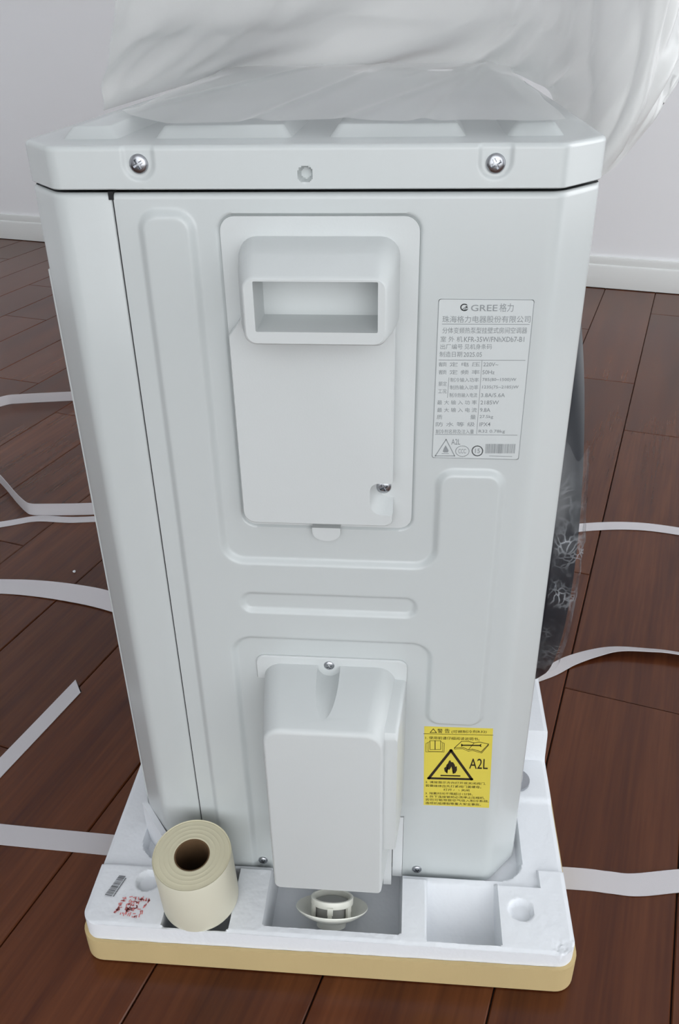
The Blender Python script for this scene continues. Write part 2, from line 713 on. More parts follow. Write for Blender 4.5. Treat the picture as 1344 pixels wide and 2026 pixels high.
# the rest of the casing behind the end face
cb = bmesh.new()
outl = [(CX0 + 0.0006, CY + 0.004), (0.003, 0.0075), (W - 0.003, 0.0075), (CX1 - 0.0006, CY + 0.004), (CX1 - 0.0006, BACK - 0.004), (CX0 + 0.0006, BACK - 0.004)]
loft(cb, [[(x, y, z) for x, y in outl] for z in (ZB + 0.006, ZT - 0.001)])
ac(link('casing', bm_mesh(cb, 'casing'), M['inner'], None, 0))
for x0, x1 in ((CX0, CX0 + 0.0006), (CX1 - 0.0006, CX1)):
    sk = bmesh.new()
    box(sk, x0, x1, CY + 0.010, BACK - 0.002, ZB, ZT)
    ac(link('side_sheet', bm_mesh(sk, 'side_sheet'), M['enamel'], None, 0))
# flange of the coil guard, seen just past the left edge
gb = bmesh.new()
box(gb, -0.0264, -0.0232, 0.034, 0.055, 0.06, 0.515)
bevel(gb, 0.0015)
ac(link('coil_guard', bm_mesh(gb, 'coil_guard'), M['enamel'], None))
# base pan rim under the panel
pb = bmesh.new()
loft(pb, [[(CX0 + 0.001 + i, CY + 0.002, z), (0.001, 0.0022 + i, z), (W - 0.001, 0.0022 + i, z), (CX1 - 0.001 - i, CY + 0.002, z), (CX1 - 0.001 - i, BACK - 0.005, z), (CX0 + 0.001 + i, BACK - 0.005, z)]
          for z, i in ((0.0290, 0.002), (0.0325, 0.0), (0.040, 0.0))])
ac(link('base_pan', bm_mesh(pb, 'base_pan'), M['bracket'], None, 30))
# dark block painted as the shade in a small slot atop the seam
nb = bmesh.new()
box(nb, 0.0282, 0.0309, -0.0004, 0.004, 0.5600, 0.5640)
ac(link('slot_shade', bm_mesh(nb, 'slot_shade'), M['gap'], None, 0))
sb = bmesh.new()
box(sb, 0.0291, 0.0312, 0.0012, 0.005, ZB + 0.002, ZT - 0.002)
ac(link('panel_seam', bm_mesh(sb, 'panel_seam'), M['gap'], None, 0))


def lid():
    d = 0.0008
    t = 0.004
    fl, fr = (CX0 - d, CY), (CX1 + d, CY)
    cl, crn = (-d * 0.3, -d), (W + d * 0.3, -d)
    bl, br = (CX0 - d, BACK), (CX1 + d, BACK)
    path = []
    path += bend((bl[0], BACK - 0.01), bl, (bl[0] + 0.01, BACK), 4)[::-1][2:]
    path += [(bl[0], BACK - 0.2), (bl[0], CY + 0.1)]
    path += bend((fl[0], CY + t), fl, along(fl, cl, t), 5) + [along(fl, cl, 0.018)]
    path += bend(along(cl, fl, t), cl, (cl[0] + t, -d), 5)
    n0 = len(path)
    path += [(x, -d) for x in np.arange(cl[0] + t + 0.0007, crn[0] - t - 0.0004, 0.0007)]
    n1 = len(path)
    path += bend((crn[0] - t, -d), crn, along(crn, fr, t), 5) + [along(crn, fr, 0.018)]
    path += bend(along(fr, crn, t), fr, (fr[0], CY + t), 5)
    path += [(br[0], CY + 0.1), (br[0], BACK - 0.2)]
    path += bend((br[0], BACK - 0.01), br, (br[0] - 0.01, BACK), 4)[:3]
    path = path[2:] if False else path
    n = len(path)
    P = np.array(path)
    C = np.array([0.13, 0.29])
    # inward normals
    T = np.roll(P, -1, 0) - np.roll(P, 1, 0)
    Nn = np.stack([-T[:, 1], T[:, 0]], 1)
    Nn /= np.maximum(np.linalg.norm(Nn, axis=1, keepdims=True), 1e-9)
    flip = np.sign(((C - P) * Nn).sum(1, keepdims=True))
    Nn *= flip
    rows = [(0.0035, LB + 0.0002), (0.0008, LB), (0.0, LB + 0.0006)]
    for z in np.arange(LB + 0.0014, LT - 0.0026, 0.0007):
        rows.append((0.0, z))
    for a in np.linspace(0, PI / 2, 6):
        rows.append((0.0025 * (1 - math.cos(a)), LT - 0.0025 + 0.0025 * math.sin(a)))
    rows.append((0.006, LT))
    V = []
    for ins, z in rows:
        Q = P + Nn * ins
        y = Q[:, 1].copy()
        x = Q[:, 0]
        fm = np.zeros(n)
        fm[n0:n1] = 1
        dent = np.zeros(n)
        for sx in (0.0464, 0.2262):
            s = sd_rbox(x, np.full(n, z), sx - 0.0078, sx + 0.0078, 0.5700, 0.60, 0.0076)
            dent += 0.0013 * ramp(s, 0.0022)
        hole = np.hypot(x - 0.1316, z - 0.5722) - 0.0034
        dent += 0.0055 * ramp(hole, 0.0008)
        y = y + dent * fm
        for a, b in zip(x, y):
            V.append((a, b, z))
    F = []
    for j in range(len(rows) - 1):
        for i in range(n):
            k = (i + 1) % n
            F.append((j * n + i, j * n + k, (j + 1) * n + k, (j + 1) * n + i))
    F.append(tuple((len(rows) - 1) * n + i for i in range(n)))
    # embossed pads on the top, each with ramps all round
    def pad(x0, x1, y0, y1, h=0.0062, s=0.0062):
        b = len(V)
        z0 = LT - 0.0003
        lev = [(0, 0), (s * 0.15, h * 0.05), (s * 0.85, h * 0.93), (s * 1.15, h)]
        for ins, hh in lev:
            V.extend([(x, y, z0 + hh) for x, y in rrect(x0 + ins, x1 - ins, y0 + ins, y1 - ins, 0.004, 3)])
        m = 16
        for l in range(len(lev) - 1):
            for i in range(m):
                k = (i + 1) % m
                F.append((b + l * m + i, b + l * m + k, b + (l + 1) * m + k, b + (l + 1) * m + i))
        F.append(tuple(b + (len(lev) - 1) * m + i for i in range(m)))
    for x0, x1 in ((-0.0035, 0.029), (0.047, 0.1225), (0.1405, 0.2135), (0.2325, 0.2635)):
        pad(x0, x1, 0.0262, 0.290)
    pad(-0.0035, 0.120, 0.310, 0.55)
    pad(0.1405, 0.200, 0.360, 0.55)
    pad(0.2185, 0.2635, 0.310, 0.55)
    me = pydata('lid', V, F)
    bm = bmesh.new()
    bm.from_mesh(me)
    me = bm_mesh(bm, 'lid')
    o = link('lid', me, M['enamel'], None, 40)
    return ac(o)


lid()
for sx, sz in ((0.0464, 0.5774), (0.2262, 0.5768)):
    ac(screw('screw', (sx, 0.0002, sz), 0.0048, None, 0.3))
for sx, sz in ((0.0771, 0.0419), (0.2030, 0.0421)):
    ac(screw('screw', (sx, -0.0002, sz), 0.0038, None, 1.0))


# ---- carrying-handle cover: inset flange, raised plate and the grip box
def handle_cover():
    bm = bmesh.new()
    o = 0.0024
    fl = rrect(0.0853, 0.1901, 0.3646, 0.5517, 0.008, 6)
    loft(bm, [[(x, 0.0024, z) for x, z in fl], [(x, 0.0006, z) for x, z in fl]], False, True)
    flange = link('handle_cover', bm_mesh(bm, 'handle_cover'), M['plastic'], None, 30)
    # raised plate with the screw notch cut into its lower right edge
    bm = bmesh.new()

    def plate_outline(i, k):
        """k: 0 at the back, 1 at the front of the sloping notch"""
        pts = rrect(0.0950 + i * 0.6, 0.1788 - i, 0.3718 + i * 0.6, 0.5300 - i, (0.007, 0.004, 0.010, 0.010), 5)
        lo_ = 0.0872 + i * 0.6
        pts = [(lo_ + (x - 0.0950 - i * 0.6), z) if (z < 0.40 and x < 0.11) else (x, z) for x, z in pts]
        pts += [(0.0950 + i * 0.6, 0.5005), (lo_, 0.4905)]
        x1 = 0.1788 - i
        nz0, nz1, nx = 0.3875 - 0.0078 * k, 0.4040 - 0.0026 * k, 0.1695 - 0.0046 * k
        r0, r1 = 0.0080, 0.0052
        notch = [(x1, nz0)]
        notch += [(nx + r0 - r0 * math.sin(a), nz0 + r0 - r0 * math.cos(a)) for a in np.linspace(0, PI / 2, 7)]
        notch += [(nx + r1 - r1 * math.cos(a), nz1 - r1 + r1 * math.sin(a)) for a in np.linspace(0, PI / 2, 6)]
        notch += [(x1, nz1)]
        return pts[:12] + notch + pts[12:]
    lv = [(0.002, 0.0, 0.0), (-0.0085, 0.0, 0.86), (-0.0096, 0.0005, 0.95), (-0.0102, 0.0014, 1.0)]
    loft(bm, [[(x, y, z) for x, z in plate_outline(i, k)] for y, i, k in lv])
    p = link('front_plate', bm_mesh(bm, 'front_plate'), M['plastic'], flange, 30)
    # grip box
    bm = bmesh.new()

    def ring(y, hw0, hw1, zb, zt, rb, rt):
        return [(x, y, z) for x, z in rrect(hw0, hw1, zb, zt, (rb, rb, rt, rt), 6)]
    loft(bm, [ring(0.002, 0.0946, 0.1802, 0.4935, 0.5418, 0.006, 0.010),
              ring(-0.004, 0.0950, 0.1799, 0.4938, 0.5410, 0.006, 0.010),
              ring(-0.0185, 0.0972, 0.1784, 0.4945, 0.5384, 0.006, 0.010),
              ring(-0.0215, 0.0978, 0.1780, 0.4946, 0.5372, 0.006, 0.010),
              ring(-0.0350, 0.1016, 0.1750, 0.4950, 0.5306, 0.0058, 0.007),
              ring(-0.0366, 0.1022, 0.1744, 0.4956, 0.5298, 0.0056, 0.006),
              ring(-0.0372, 0.1030, 0.1737, 0.4963, 0.5290, 0.0054, 0.005)])
    grip = bm_mesh(bm, 'grip')
    cut = bmesh.new()
    loft(cut, [[(x, y, z) for x, z in rrect(a, b, c, d, 0.0006, 2)] for y, a, b, c, d in ((-0.05, 0.1077, 0.1703, 0.5020, 0.5282), (0.0010, 0.1083, 0.1697, 0.5035, 0.5277))])
    grip = boolean(grip, [bm_mesh(cut, 'cut')])
    link('grip', grip, M['plastic'], flange, 30)
    # half-round locating tab below the plate
    bm = bmesh.new()
    tab = [(0.1288 + 0.0088 - 0.0088 * math.cos(a) * 1.0, 0.3632 - 0.0062 * math.sin(a)) for a in np.linspace(0, PI, 13)]
    tab = [(0.1288, 0.3665)] + tab + [(0.1464, 0.3665)]
    loft(bm, [[(x, y, z) for x, z in tab] for y in (0.001, -0.0042, -0.0050)])
    link('locating_tab', bm_mesh(bm, 'locating_tab'), M['plastic'], flange, 30)
    screw('screw', (0.1728, 0.0002, 0.3942), 0.0046, flange, 0.2)
    ac(flange)


handle_cover()


# ---- valve cover with its flange and the bracket behind it
def valve_cover():
    bm = bmesh.new()

    def ring(y, x0, x1, zb, zt, rt):
        return [(x, y, z) for x, z in rrect(x0, x1, zb, zt, (0.003, 0.0012, rt, rt), 12)]

    def hw(y):
        t = -y / 0.055
        return 0.0908 + 0.0064 * t, 0.1825 - 0.0068 * t
    rows = []
    prof = [(0.002, 0.2540, 0), (-0.002, 0.2536, 0), (-0.015, 0.2508, 0), (-0.030, 0.2476, 0), (-0.042, 0.2450, 0)]
    for q in np.linspace(0.0, 1.0, 10):
        an = math.radians(12 + 76 * q)
        prof.append((-0.0511 - 0.0040 * math.sin(an), 0.2391 + 0.0040 * math.cos(an), 0.0040 * (1 - math.cos(math.radians(76 * q)))))
    for y, zt, i in prof:
        a, b = hw(y)
        rows.append(ring(y, a + i * 0.7, b - i * 0.5, 0.0848 + i * 0.1, zt, 0.0125 - i * 0.8))
    loft(bm, rows)
    body = bm_mesh(bm, 'valve_cover')
    cut = bmesh.new()
    lathe(cut, [(0.0078, -0.08), (0.0078, -0.0016)], 40, 'Y', (0.1366, 0, 0.2522), True, True)
    body = boolean(body, [bm_mesh(cut, 'cut')])
    o = link('valve_cover', body, M['plastic'], None, 13)
    screw('screw', (0.1366, -0.0016, 0.2536), 0.0037, o, 0.1)
    bm = bmesh.new()

    def fr(y, x0, x1, zt, r, zb=0.1240):
        return [(x, y, z) for x, z in rrect(x0, x1, zb, zt, (0.0005, 0.0008, r, r), 6)]
    loft(bm, [fr(0.002, 0.0855, 0.1905, 0.2600, 0.0065, 0.2400), fr(-0.0012, 0.0856, 0.1905, 0.2598, 0.0065, 0.2400), fr(-0.0020, 0.0862, 0.1900, 0.2590, 0.0062, 0.2400)])
    flange_v = [fr(0.001, 0.1300, 0.1904, 0.2440, 0.003), fr(-0.0405, 0.1300, 0.1861, 0.2372, 0.003), fr(-0.0450, 0.1300, 0.1856, 0.2355, 0.003), fr(-0.0472, 0.1300, 0.1852, 0.2320, 0.003)]
    loft(bm, flange_v)
    link('flange', bm_mesh(bm, 'flange'), M['plastic'], o, 35)
    ac(o)
    bm = bmesh.new()
    box(bm, 0.0862, 0.1912, 0.0062, 0.0072, 0.0325, 0.1033)
    box(bm, 0.1764, 0.1826, -0.0100, 0.0064, 0.0340, 0.0860)
    box(bm, 0.1832, 0.1910, -0.0010, 0.0064, 0.0330, 0.1030)
    bevel(bm, 0.0004, 1)
    ac(link('valve_bracket', bm_mesh(bm, 'valve_bracket'), M['bracket'], None, 30))


valve_cover()


# ---- printed labels
def text_into(V, F, body, xa, za, xb, zb, h, y, bold=0.0):
    cu = bpy.data.curves.new('text', 'FONT')
    cu.body = body
    cu.resolution_u = 3 if len(body) < 8 else 2
    cu.offset = bold if body.isascii() else 0.0
    o = bpy.data.objects.new('text', cu)
    COL.objects.link(o)
    dg = bpy.context.evaluated_depsgraph_get()
    me = bpy.data.meshes.new_from_object(o.evaluated_get(dg))
    if len(me.vertices):
        co = np.array([v.co[:2] for v in me.vertices])
        lo, hi = co.min(0), co.max(0)
        s = (co - lo) / np.maximum(hi - lo, 1e-6)
        d = Vector((xb - xa, zb - za))
        up = Vector((-d.y, d.x)).normalized() * h
        b = len(V)
        for a, c in s:
            V.append((xa + d.x * a + up.x * c, y, za + d.y * a + up.y * c))
        for p in me.polygons:
            F.append(tuple(b + i for i in p.vertices))
    bpy.data.objects.remove(o)
    bpy.data.curves.remove(cu)
    bpy.data.meshes.remove(me)


def stroke_into(V, F, pts, w, y):
    for (x0, z0), (x1, z1) in zip(pts, pts[1:]):
        d = Vector((x1 - x0, z1 - z0))
        if d.length < 1e-7:
            continue
        e = d.normalized() * w * 0.5
        n = Vector((-e.y, e.x))
        b = len(V)
        for px, pz in ((x0 - e.x - n.x, z0 - e.y - n.y), (x1 + e.x - n.x, z1 + e.y - n.y), (x1 + e.x + n.x, z1 + e.y + n.y), (x0 - e.x + n.x, z0 - e.y + n.y)):
            V.append((px, y, pz))
        F.append((b, b + 1, b + 2, b + 3))


def poly_mesh(name, pts, y, m, parent):
    bm = bmesh.new()
    f = bm.faces.new([bm.verts.new((x, y, z)) for x, z in pts])
    bmesh.ops.triangulate(bm, faces=[f])
    return link(name, bm_mesh(bm, name), m, parent, 0)


RATING_TEXT = [
    ('GREE', 0.21851, 0.5027, 0.23258, 0.50283, 0.00348) ,
    ('格力', 0.2336, 0.50248, 0.24106, 0.50254, 0.00459) ,
    ('珠海格力电器股份有限公司', 0.20359, 0.49624, 0.25053, 0.4967, 0.00378) ,
    ('分体变频热泵型挂壁式房间空调器', 0.20386, 0.49019, 0.24935, 0.49069, 0.00342) ,
    ('室 外 机', 0.20304, 0.48539, 0.21506, 0.48553, 0.0032) ,
    ('KFR-35W/FNhXDb7-B1', 0.21583, 0.48554, 0.24828, 0.48593, 0.00291) ,
    ('出厂编号', 0.20322, 0.4812, 0.21529, 0.48135, 0.00301) ,
    ('见机身条码', 0.21632, 0.48137, 0.23113, 0.48155, 0.003) ,
    ('制造日期', 0.2029, 0.47675, 0.21528, 0.47691, 0.00315) ,
    ('2025.05', 0.21605, 0.47703, 0.22607, 0.47717, 0.0026) ,
    ('额 定 电 压', 0.20261, 0.47115, 0.22542, 0.47148, 0.00258) ,
    ('220V~', 0.22721, 0.47162, 0.23545, 0.47173, 0.0023) ,
    ('额 定 频 率', 0.20281, 0.46655, 0.22546, 0.4669, 0.00261) ,
    ('50Hz', 0.22701, 0.46703, 0.23374, 0.46713, 0.00232) ,
    ('制冷输入功率', 0.20956, 0.46207, 0.22524, 0.46232, 0.00262) ,
    ('785(80~1500)W', 0.22731, 0.46247, 0.24599, 0.46277, 0.00234) ,
    ('制热输入功率', 0.20951, 0.45755, 0.22527, 0.45782, 0.00265) ,
    ('1235(75~2185)W', 0.22751, 0.45797, 0.24768, 0.45831, 0.00236) ,
    ('制冷热输入电流', 0.20948, 0.45288, 0.22504, 0.45316, 0.00267) ,
    ('3.8A/5.6A', 0.22714, 0.45331, 0.24051, 0.45354, 0.00238) ,
    ('最 大 输 入 功 率', 0.20277, 0.44826, 0.22507, 0.44868, 0.00271) ,
    ('2185W', 0.22717, 0.44883, 0.23745, 0.44903, 0.00241) ,
    ('最 大 输 入 电 流', 0.20296, 0.44362, 0.22536, 0.44405, 0.00273) ,
    ('9.8A', 0.22721, 0.4442, 0.23304, 0.44432, 0.00243) ,
    ('质                量', 0.20287, 0.43921, 0.22511, 0.43966, 0.00275) ,
    ('27.5kg', 0.22723, 0.43982, 0.23495, 0.43998, 0.00245) ,
    ('防 水 等 级', 0.20252, 0.43464, 0.22486, 0.43511, 0.00278) ,
    ('IPX4', 0.22753, 0.43529, 0.23368, 0.43542, 0.00248) ,
    ('制冷剂名称及注入量', 0.2027, 0.42998, 0.22461, 0.43046, 0.00281) ,
    ('R32 0.78kg', 0.2273, 0.43064, 0.24233, 0.43097, 0.0025) ,
    ('额定', 0.2031, 0.45965, 0.20767, 0.45973, 0.0027) ,
    ('工况', 0.20302, 0.45511, 0.20767, 0.45519, 0.00261) ,
    ('A2L', 0.21199, 0.42324, 0.21717, 0.42336, 0.00363) ,
    ('CCC', 0.21638, 0.41765, 0.22076, 0.41776, 0.00288) ,
    ('15', 0.22604, 0.41807, 0.22893, 0.41814, 0.00287) ,
]
RATING_LINES = [
    ([(0.20363, 0.49546), (0.25013, 0.49572)], 0.0003) ,
    ([(0.20271, 0.475), (0.24975, 0.47543)], 0.0003) ,
    ([(0.20245, 0.42961), (0.24936, 0.43011)], 0.0003) ,
    ([(0.22632, 0.475), (0.22623, 0.43044)], 0.00025) ,
    ([(0.20865, 0.46469), (0.20842, 0.45269)], 0.00025) ,
    ([(0.20884, 0.4265), (0.203, 0.41566), (0.21433, 0.41594), (0.20884, 0.4265)], 0.0005) ,
    ([(0.20679, 0.41723), (0.21075, 0.41733)], 0.0003) ,
    ([(0.22258, 0.41921), (0.22245, 0.41815), (0.22195, 0.41718), (0.22113, 0.41639), (0.22006, 0.41588), (0.21885, 0.41568), (0.21762, 0.41582), (0.21649, 0.41628), (0.21558, 0.41702), (0.21497, 0.41797), (0.21472, 0.41902), (0.21486, 0.42009), (0.21537, 0.42105), (0.21619, 0.42183), (0.21726, 0.42234), (0.21846, 0.42253), (0.21968, 0.4224), (0.2208, 0.42194), (0.22172, 0.4212), (0.22233, 0.42026), (0.22258, 0.41921)], 0.0003) ,
    ([(0.23041, 0.41958), (0.23033, 0.4186), (0.22996, 0.4177), (0.22933, 0.41698), (0.22851, 0.4165), (0.22757, 0.41632), (0.22662, 0.41646), (0.22574, 0.41689), (0.22502, 0.41758), (0.22453, 0.41846), (0.22432, 0.41944), (0.22441, 0.42042), (0.22478, 0.42132), (0.22541, 0.42203), (0.22623, 0.4225), (0.22716, 0.42268), (0.22811, 0.42254), (0.22899, 0.42212), (0.22971, 0.42143), (0.2302, 0.42056), (0.23041, 0.41958)], 0.0006) ,
    ([(0.21671, 0.5039), (0.21626, 0.50338), (0.21562, 0.50306), (0.21489, 0.50299), (0.21417, 0.50319), (0.21357, 0.50362), (0.2132, 0.50422), (0.21309, 0.5049), (0.21328, 0.50555), (0.21372, 0.50607), (0.21436, 0.50639), (0.2151, 0.50645), (0.21581, 0.50626), (0.21641, 0.50583)], 0.0006) ,
    ([(0.21395, 0.50359), (0.21597, 0.50509), (0.21638, 0.50489), (0.21508, 0.50324)], 0.0006) ,
    ([(0.2345, 0.41643), (0.24757, 0.41638)], 0.0003) ,
]
RATING_FLAME = [(0.20728, 0.41866), (0.20784, 0.42082), (0.20874, 0.42279), (0.20969, 0.42117), (0.21065, 0.41936), (0.21027, 0.41812), (0.20797, 0.41806)]
RATING_BAR = [(0.23179, 0.42412), (0.24931, 0.42452), (0.2493, 0.41845), (0.23194, 0.41803)]
RATING_RECT = [(0.20136, 0.50951), (0.25185, 0.50974), (0.25131, 0.41402), (0.20075, 0.41399)]
WARN_TEXT = [
    ('警 告', 0.21353, 0.19329, 0.22222, 0.19386, 0.00423) ,
    ('(可燃制冷剂R32)', 0.22345, 0.1934, 0.24839, 0.19503, 0.00329) ,
    ('1. 使用前请仔细阅读说明书。', 0.20502, 0.18671, 0.24383, 0.18781, 0.00295) ,
    ('A2L', 0.23804, 0.15909, 0.25161, 0.1595, 0.0104) ,
    ('2. 请按图示方向打开或关闭阀门,', 0.20656, 0.1414, 0.25129, 0.14278, 0.00259) ,
    ('若需维修应先打紧阀门盖螺母。', 0.2067, 0.13756, 0.24829, 0.13895, 0.00261) ,
    ('打开 /   \\ 关闭', 0.22028, 0.13428, 0.23973, 0.13488, 0.00247) ,
    ('3. 排氟时间不得超过1分钟。', 0.20697, 0.12938, 0.24251, 0.13078, 0.00264) ,
    ('4. 拆下连接管前必须停止压缩机,', 0.20709, 0.12584, 0.25158, 0.12751, 0.00265) ,
    ('否则可能导致空气吸入制冷系统,', 0.20721, 0.12235, 0.25486, 0.12407, 0.00267) ,
    ('造成机组爆裂等重大安全事故。', 0.20734, 0.1187, 0.24929, 0.12006, 0.00269) ,
]
WARN_LINES = [
    ([(0.20362, 0.19198), (0.25305, 0.19368)], 0.0004) ,
    ([(0.21032, 0.1972), (0.20819, 0.19341), (0.2127, 0.1935), (0.21032, 0.1972)], 0.0005) ,
    ([(0.22393, 0.17659), (0.2089, 0.14683), (0.24059, 0.14808), (0.22393, 0.17659)], 0.0021) ,
    ([(0.21806, 0.15036), (0.23144, 0.15091)], 0.0013) ,
    ([(0.20834, 0.18538), (0.21603, 0.18589), (0.21641, 0.1771), (0.20866, 0.17658), (0.20834, 0.18538)], 0.0004) ,
    ([(0.21204, 0.18563), (0.21239, 0.17683)], 0.0006) ,
    ([(0.20836, 0.18471), (0.20708, 0.18361), (0.2074, 0.17478), (0.21796, 0.17516), (0.21757, 0.18397), (0.21606, 0.18522)], 0.0003) ,
    ([(0.20709, 0.18347), (0.20565, 0.1825), (0.2058, 0.17398), (0.21897, 0.17454), (0.21887, 0.18338), (0.21757, 0.18397)], 0.0003) ,
    ([(0.22633, 0.17948), (0.23109, 0.18622), (0.23592, 0.18654), (0.24012, 0.18528), (0.24368, 0.18639), (0.25055, 0.18483), (0.24577, 0.17672), (0.23929, 0.179), (0.23642, 0.17812), (0.2324, 0.18023), (0.22633, 0.17948)], 0.0005) ,
    ([(0.22633, 0.17948), (0.2264, 0.17812), (0.23247, 0.17888), (0.23651, 0.17663), (0.23938, 0.17764), (0.2461, 0.17551), (0.25063, 0.18383)], 0.0004) ,
    ([(0.24012, 0.18528), (0.23642, 0.17812)], 0.0004) ,
    ([(0.23154, 0.18241), (0.24463, 0.18302)], 0.0012) ,
    ([(0.23125, 0.18333), (0.23203, 0.18244), (0.23135, 0.18145)], 0.0007) ,
    ([(0.24504, 0.18412), (0.24438, 0.183), (0.24518, 0.18197)], 0.0007) ,
]
WARN_FLAME = [(0.22036, 0.15479), (0.21971, 0.15827), (0.22113, 0.15977), (0.22143, 0.1619), (0.22245, 0.16337), (0.22285, 0.16549), (0.22377, 0.16694), (0.22461, 0.16491), (0.2261, 0.16467), (0.22736, 0.16232), (0.22781, 0.16025), (0.22892, 0.16089), (0.22933, 0.15684), (0.22839, 0.15381), (0.22646, 0.15267), (0.22712, 0.15527), (0.22573, 0.15729), (0.22498, 0.1604), (0.22444, 0.15825), (0.22353, 0.15643), (0.22325, 0.15711), (0.22177, 0.15665), (0.22162, 0.15452), (0.22246, 0.15267)]
WARN_RECT = [(0.20377, 0.19909), (0.25258, 0.20004), (0.25554, 0.11816), (0.20598, 0.11762)]



def rating_label():
    x0, x1, z0, z1 = 0.2010, 0.2517, 0.4143, 0.5093
    bm = bmesh.new()
    loft(bm, [[(x, y, z) for x, z in rrect(x0, x1, z0, z1, 0.0012, 4)] for y in (0.0003, -0.00018)])
    lab = link('rating_label', bm_mesh(bm, 'rating_label'), M['label'], None, 0)
    V, F = [], []
    for t in RATING_TEXT:
        text_into(V, F, *t, y=-0.00030, bold=0.006)
    link('lettering', pydata('lettering', V, F), M['label_ink'], lab, 0)
    V, F = [], []
    for pts, w in RATING_LINES:
        stroke_into(V, F, pts, w, -0.00028)
    b = rrect(x0 + 0.0002, x1 - 0.0002, z0 + 0.0002, z1 - 0.0002, 0.0012, 4)
    stroke_into(V, F, b + b[:1], 0.00032, -0.00028)
    link('ruling', pydata('ruling', V, F), M['label_ink'], lab, 0)
    poly_mesh('flame_symbol', RATING_FLAME, -0.00028, M['label_ink'], lab)
    (ax, az), (bx, bz), (cx, cz), (dx, dz) = RATING_BAR
    V, F = [], []
    g = random.Random(11)
    x = 0.0
    while x < 1:
        w = g.choice((0.008, 0.014, 0.02))
        u0, u1 = x, min(1, x + w)
        q = len(V)
        V += [(ax + (bx - ax) * u0, -0.00028, az + (bz - az) * u0), (ax + (bx - ax) * u1, -0.00028, az + (bz - az) * u1),
              (dx + (cx - dx) * u1, -0.00028, dz + (cz - dz) * u1), (dx + (cx - dx) * u0, -0.00028, dz + (cz - dz) * u0)]
        F.append((q, q + 1, q + 2, q + 3))
        x += w + g.choice((0.007, 0.012, 0.018))
    link('barcode', pydata('barcode', V, F), M['label_ink'], lab, 0)
    lab['label'] = 'pale grey printed rating plate with barcode'
    ac(lab)


rating_label()


def warning_label():
    bm = bmesh.new()
    loft(bm, [[(x, y, z) for x, z in WARN_RECT] for y in (0.0003, -0.00015)])
    lab = link('warning_label', bm_mesh(bm, 'warning_label'), M['yellow'], None, 0)
    V, F = [], []
    for t in WARN_TEXT:
        text_into(V, F, *t, y=-0.00028, bold=0.02 if len(t[0]) > 4 else 0.004)
    link('lettering', pydata('lettering', V, F), M['black_ink'], lab, 0)
    V, F = [], []
    for pts, w in WARN_LINES:
        stroke_into(V, F, pts, w, -0.00024)
    link('pictogram', pydata('pictogram', V, F), M['black_ink'], lab, 0)
    poly_mesh('flame_symbol', WARN_FLAME, -0.00024, M['black_ink'], lab)
    lab['label'] = 'yellow flammable refrigerant warning sticker with black flame triangle'
    ac(lab)


warning_label()


# ---- fan grille on the right-hand side, in shrink wrap
def fan_grille():
    c = (0.2832, 0.2267, 0.300)
    bm = bmesh.new()
    lathe(bm, [(0.1905, -0.0005), (0.1900, 0.006), (0.1885, 0.014), (0.1850, 0.0195), (0.1800, 0.0205), (0.176, 0.0195), (0.174, 0.012), (0.174, -0.0005)], 96, 'X', c)
    ring = link('fan_grille', bm_mesh(bm, 'fan_grille'), M['grille'], None, 40)
    bm = bmesh.new()
    for r in np.arange(0.035, 0.174, 0.0125):
        lathe(bm, [(r - 0.0015, 0.014), (r + 0.0015, 0.014), (r + 0.0015, 0.018), (r - 0.0015, 0.018), (r - 0.0015, 0.014)], 64, 'X', c)
    link('guard_ring', bm_mesh(bm, 'guard_ring'), M['grille'], ring, 40)
    bm = bmesh.new()
    lathe(bm, [(0.001, 0.013), (0.03, 0.013), (0.035, 0.016), (0.03, 0.020), (0.001, 0.021)], 32, 'X', c)
    for k in range(24):
        a = 2 * PI * k / 24
        vs = box(bm, 0.012, 0.016, 0.03, 0.178, -0.0015, 0.0015)
        bmesh.ops.rotate(bm, verts=vs, cent=(0, 0, 0), matrix=Matrix.Rotation(a, 3, 'X'))
        bmesh.ops.translate(bm, verts=vs, vec=c)
    link('guard_hub', bm_mesh(bm, 'guard_hub'), M['grille'], ring, 40)
    bm = bmesh.new()
    lathe(bm, [(0.0005, 0.0012), (0.175, 0.0012)], 64, 'X', c)
    link('opening_shade', bm_mesh(bm, 'opening_shade'), M['gap'], ring, 0)  # dark disc painted as the shade inside the fan opening
    # crinkled clear film stretched over the near rim
    V, F = [], []
    na, nr = 220, 22
    for j in range(nr):
        q = j / (nr - 1)
        for i in range(na):
            a = PI + 0.50 * (2 * i / (na - 1) - 1) + 0.05 * noise.noise(Vector((q * 3, 0, 9 if i < na / 2 else 4)))
            r = 0.1925 - 0.012 * max(0, q - 0.7) / 0.3
            x = 0.002 + 0.0205 * min(1, q / 0.8)
            p = Vector((x, r * math.cos(a), r * math.sin(a)))
            nz = noise.noise(p * 95) * 0.0016 + noise.noise(p * 210) * 0.0008
            amt = math.exp(-((i / (na - 1) - 0.5) / 0.3) ** 2)
            rr_ = r + (nz + 0.0008) * (0.3 + amt)
            V.append((c[0] + x + abs(nz) * amt, c[1] + rr_ * math.cos(a), c[2] + rr_ * math.sin(a)))
    wm = pydata('shrink_wrap', V, grid_faces(na, nr))
    cr = wm.attributes.new('crease', 'FLOAT', 'POINT')
    fade = [min(1, 3.2 * min(i, na - 1 - i) / (na - 1)) * min(1, 3 * j / nr + 0.2) for j in range(nr) for i in range(na)]
    cr.data.foreach_set('value', fade)
    link('shrink_wrap', wm, M['wrap'], ring, 60)
    ring['label'] = 'black round fan guard wrapped in crinkled clear film'
    ac(ring)


fan_grille()


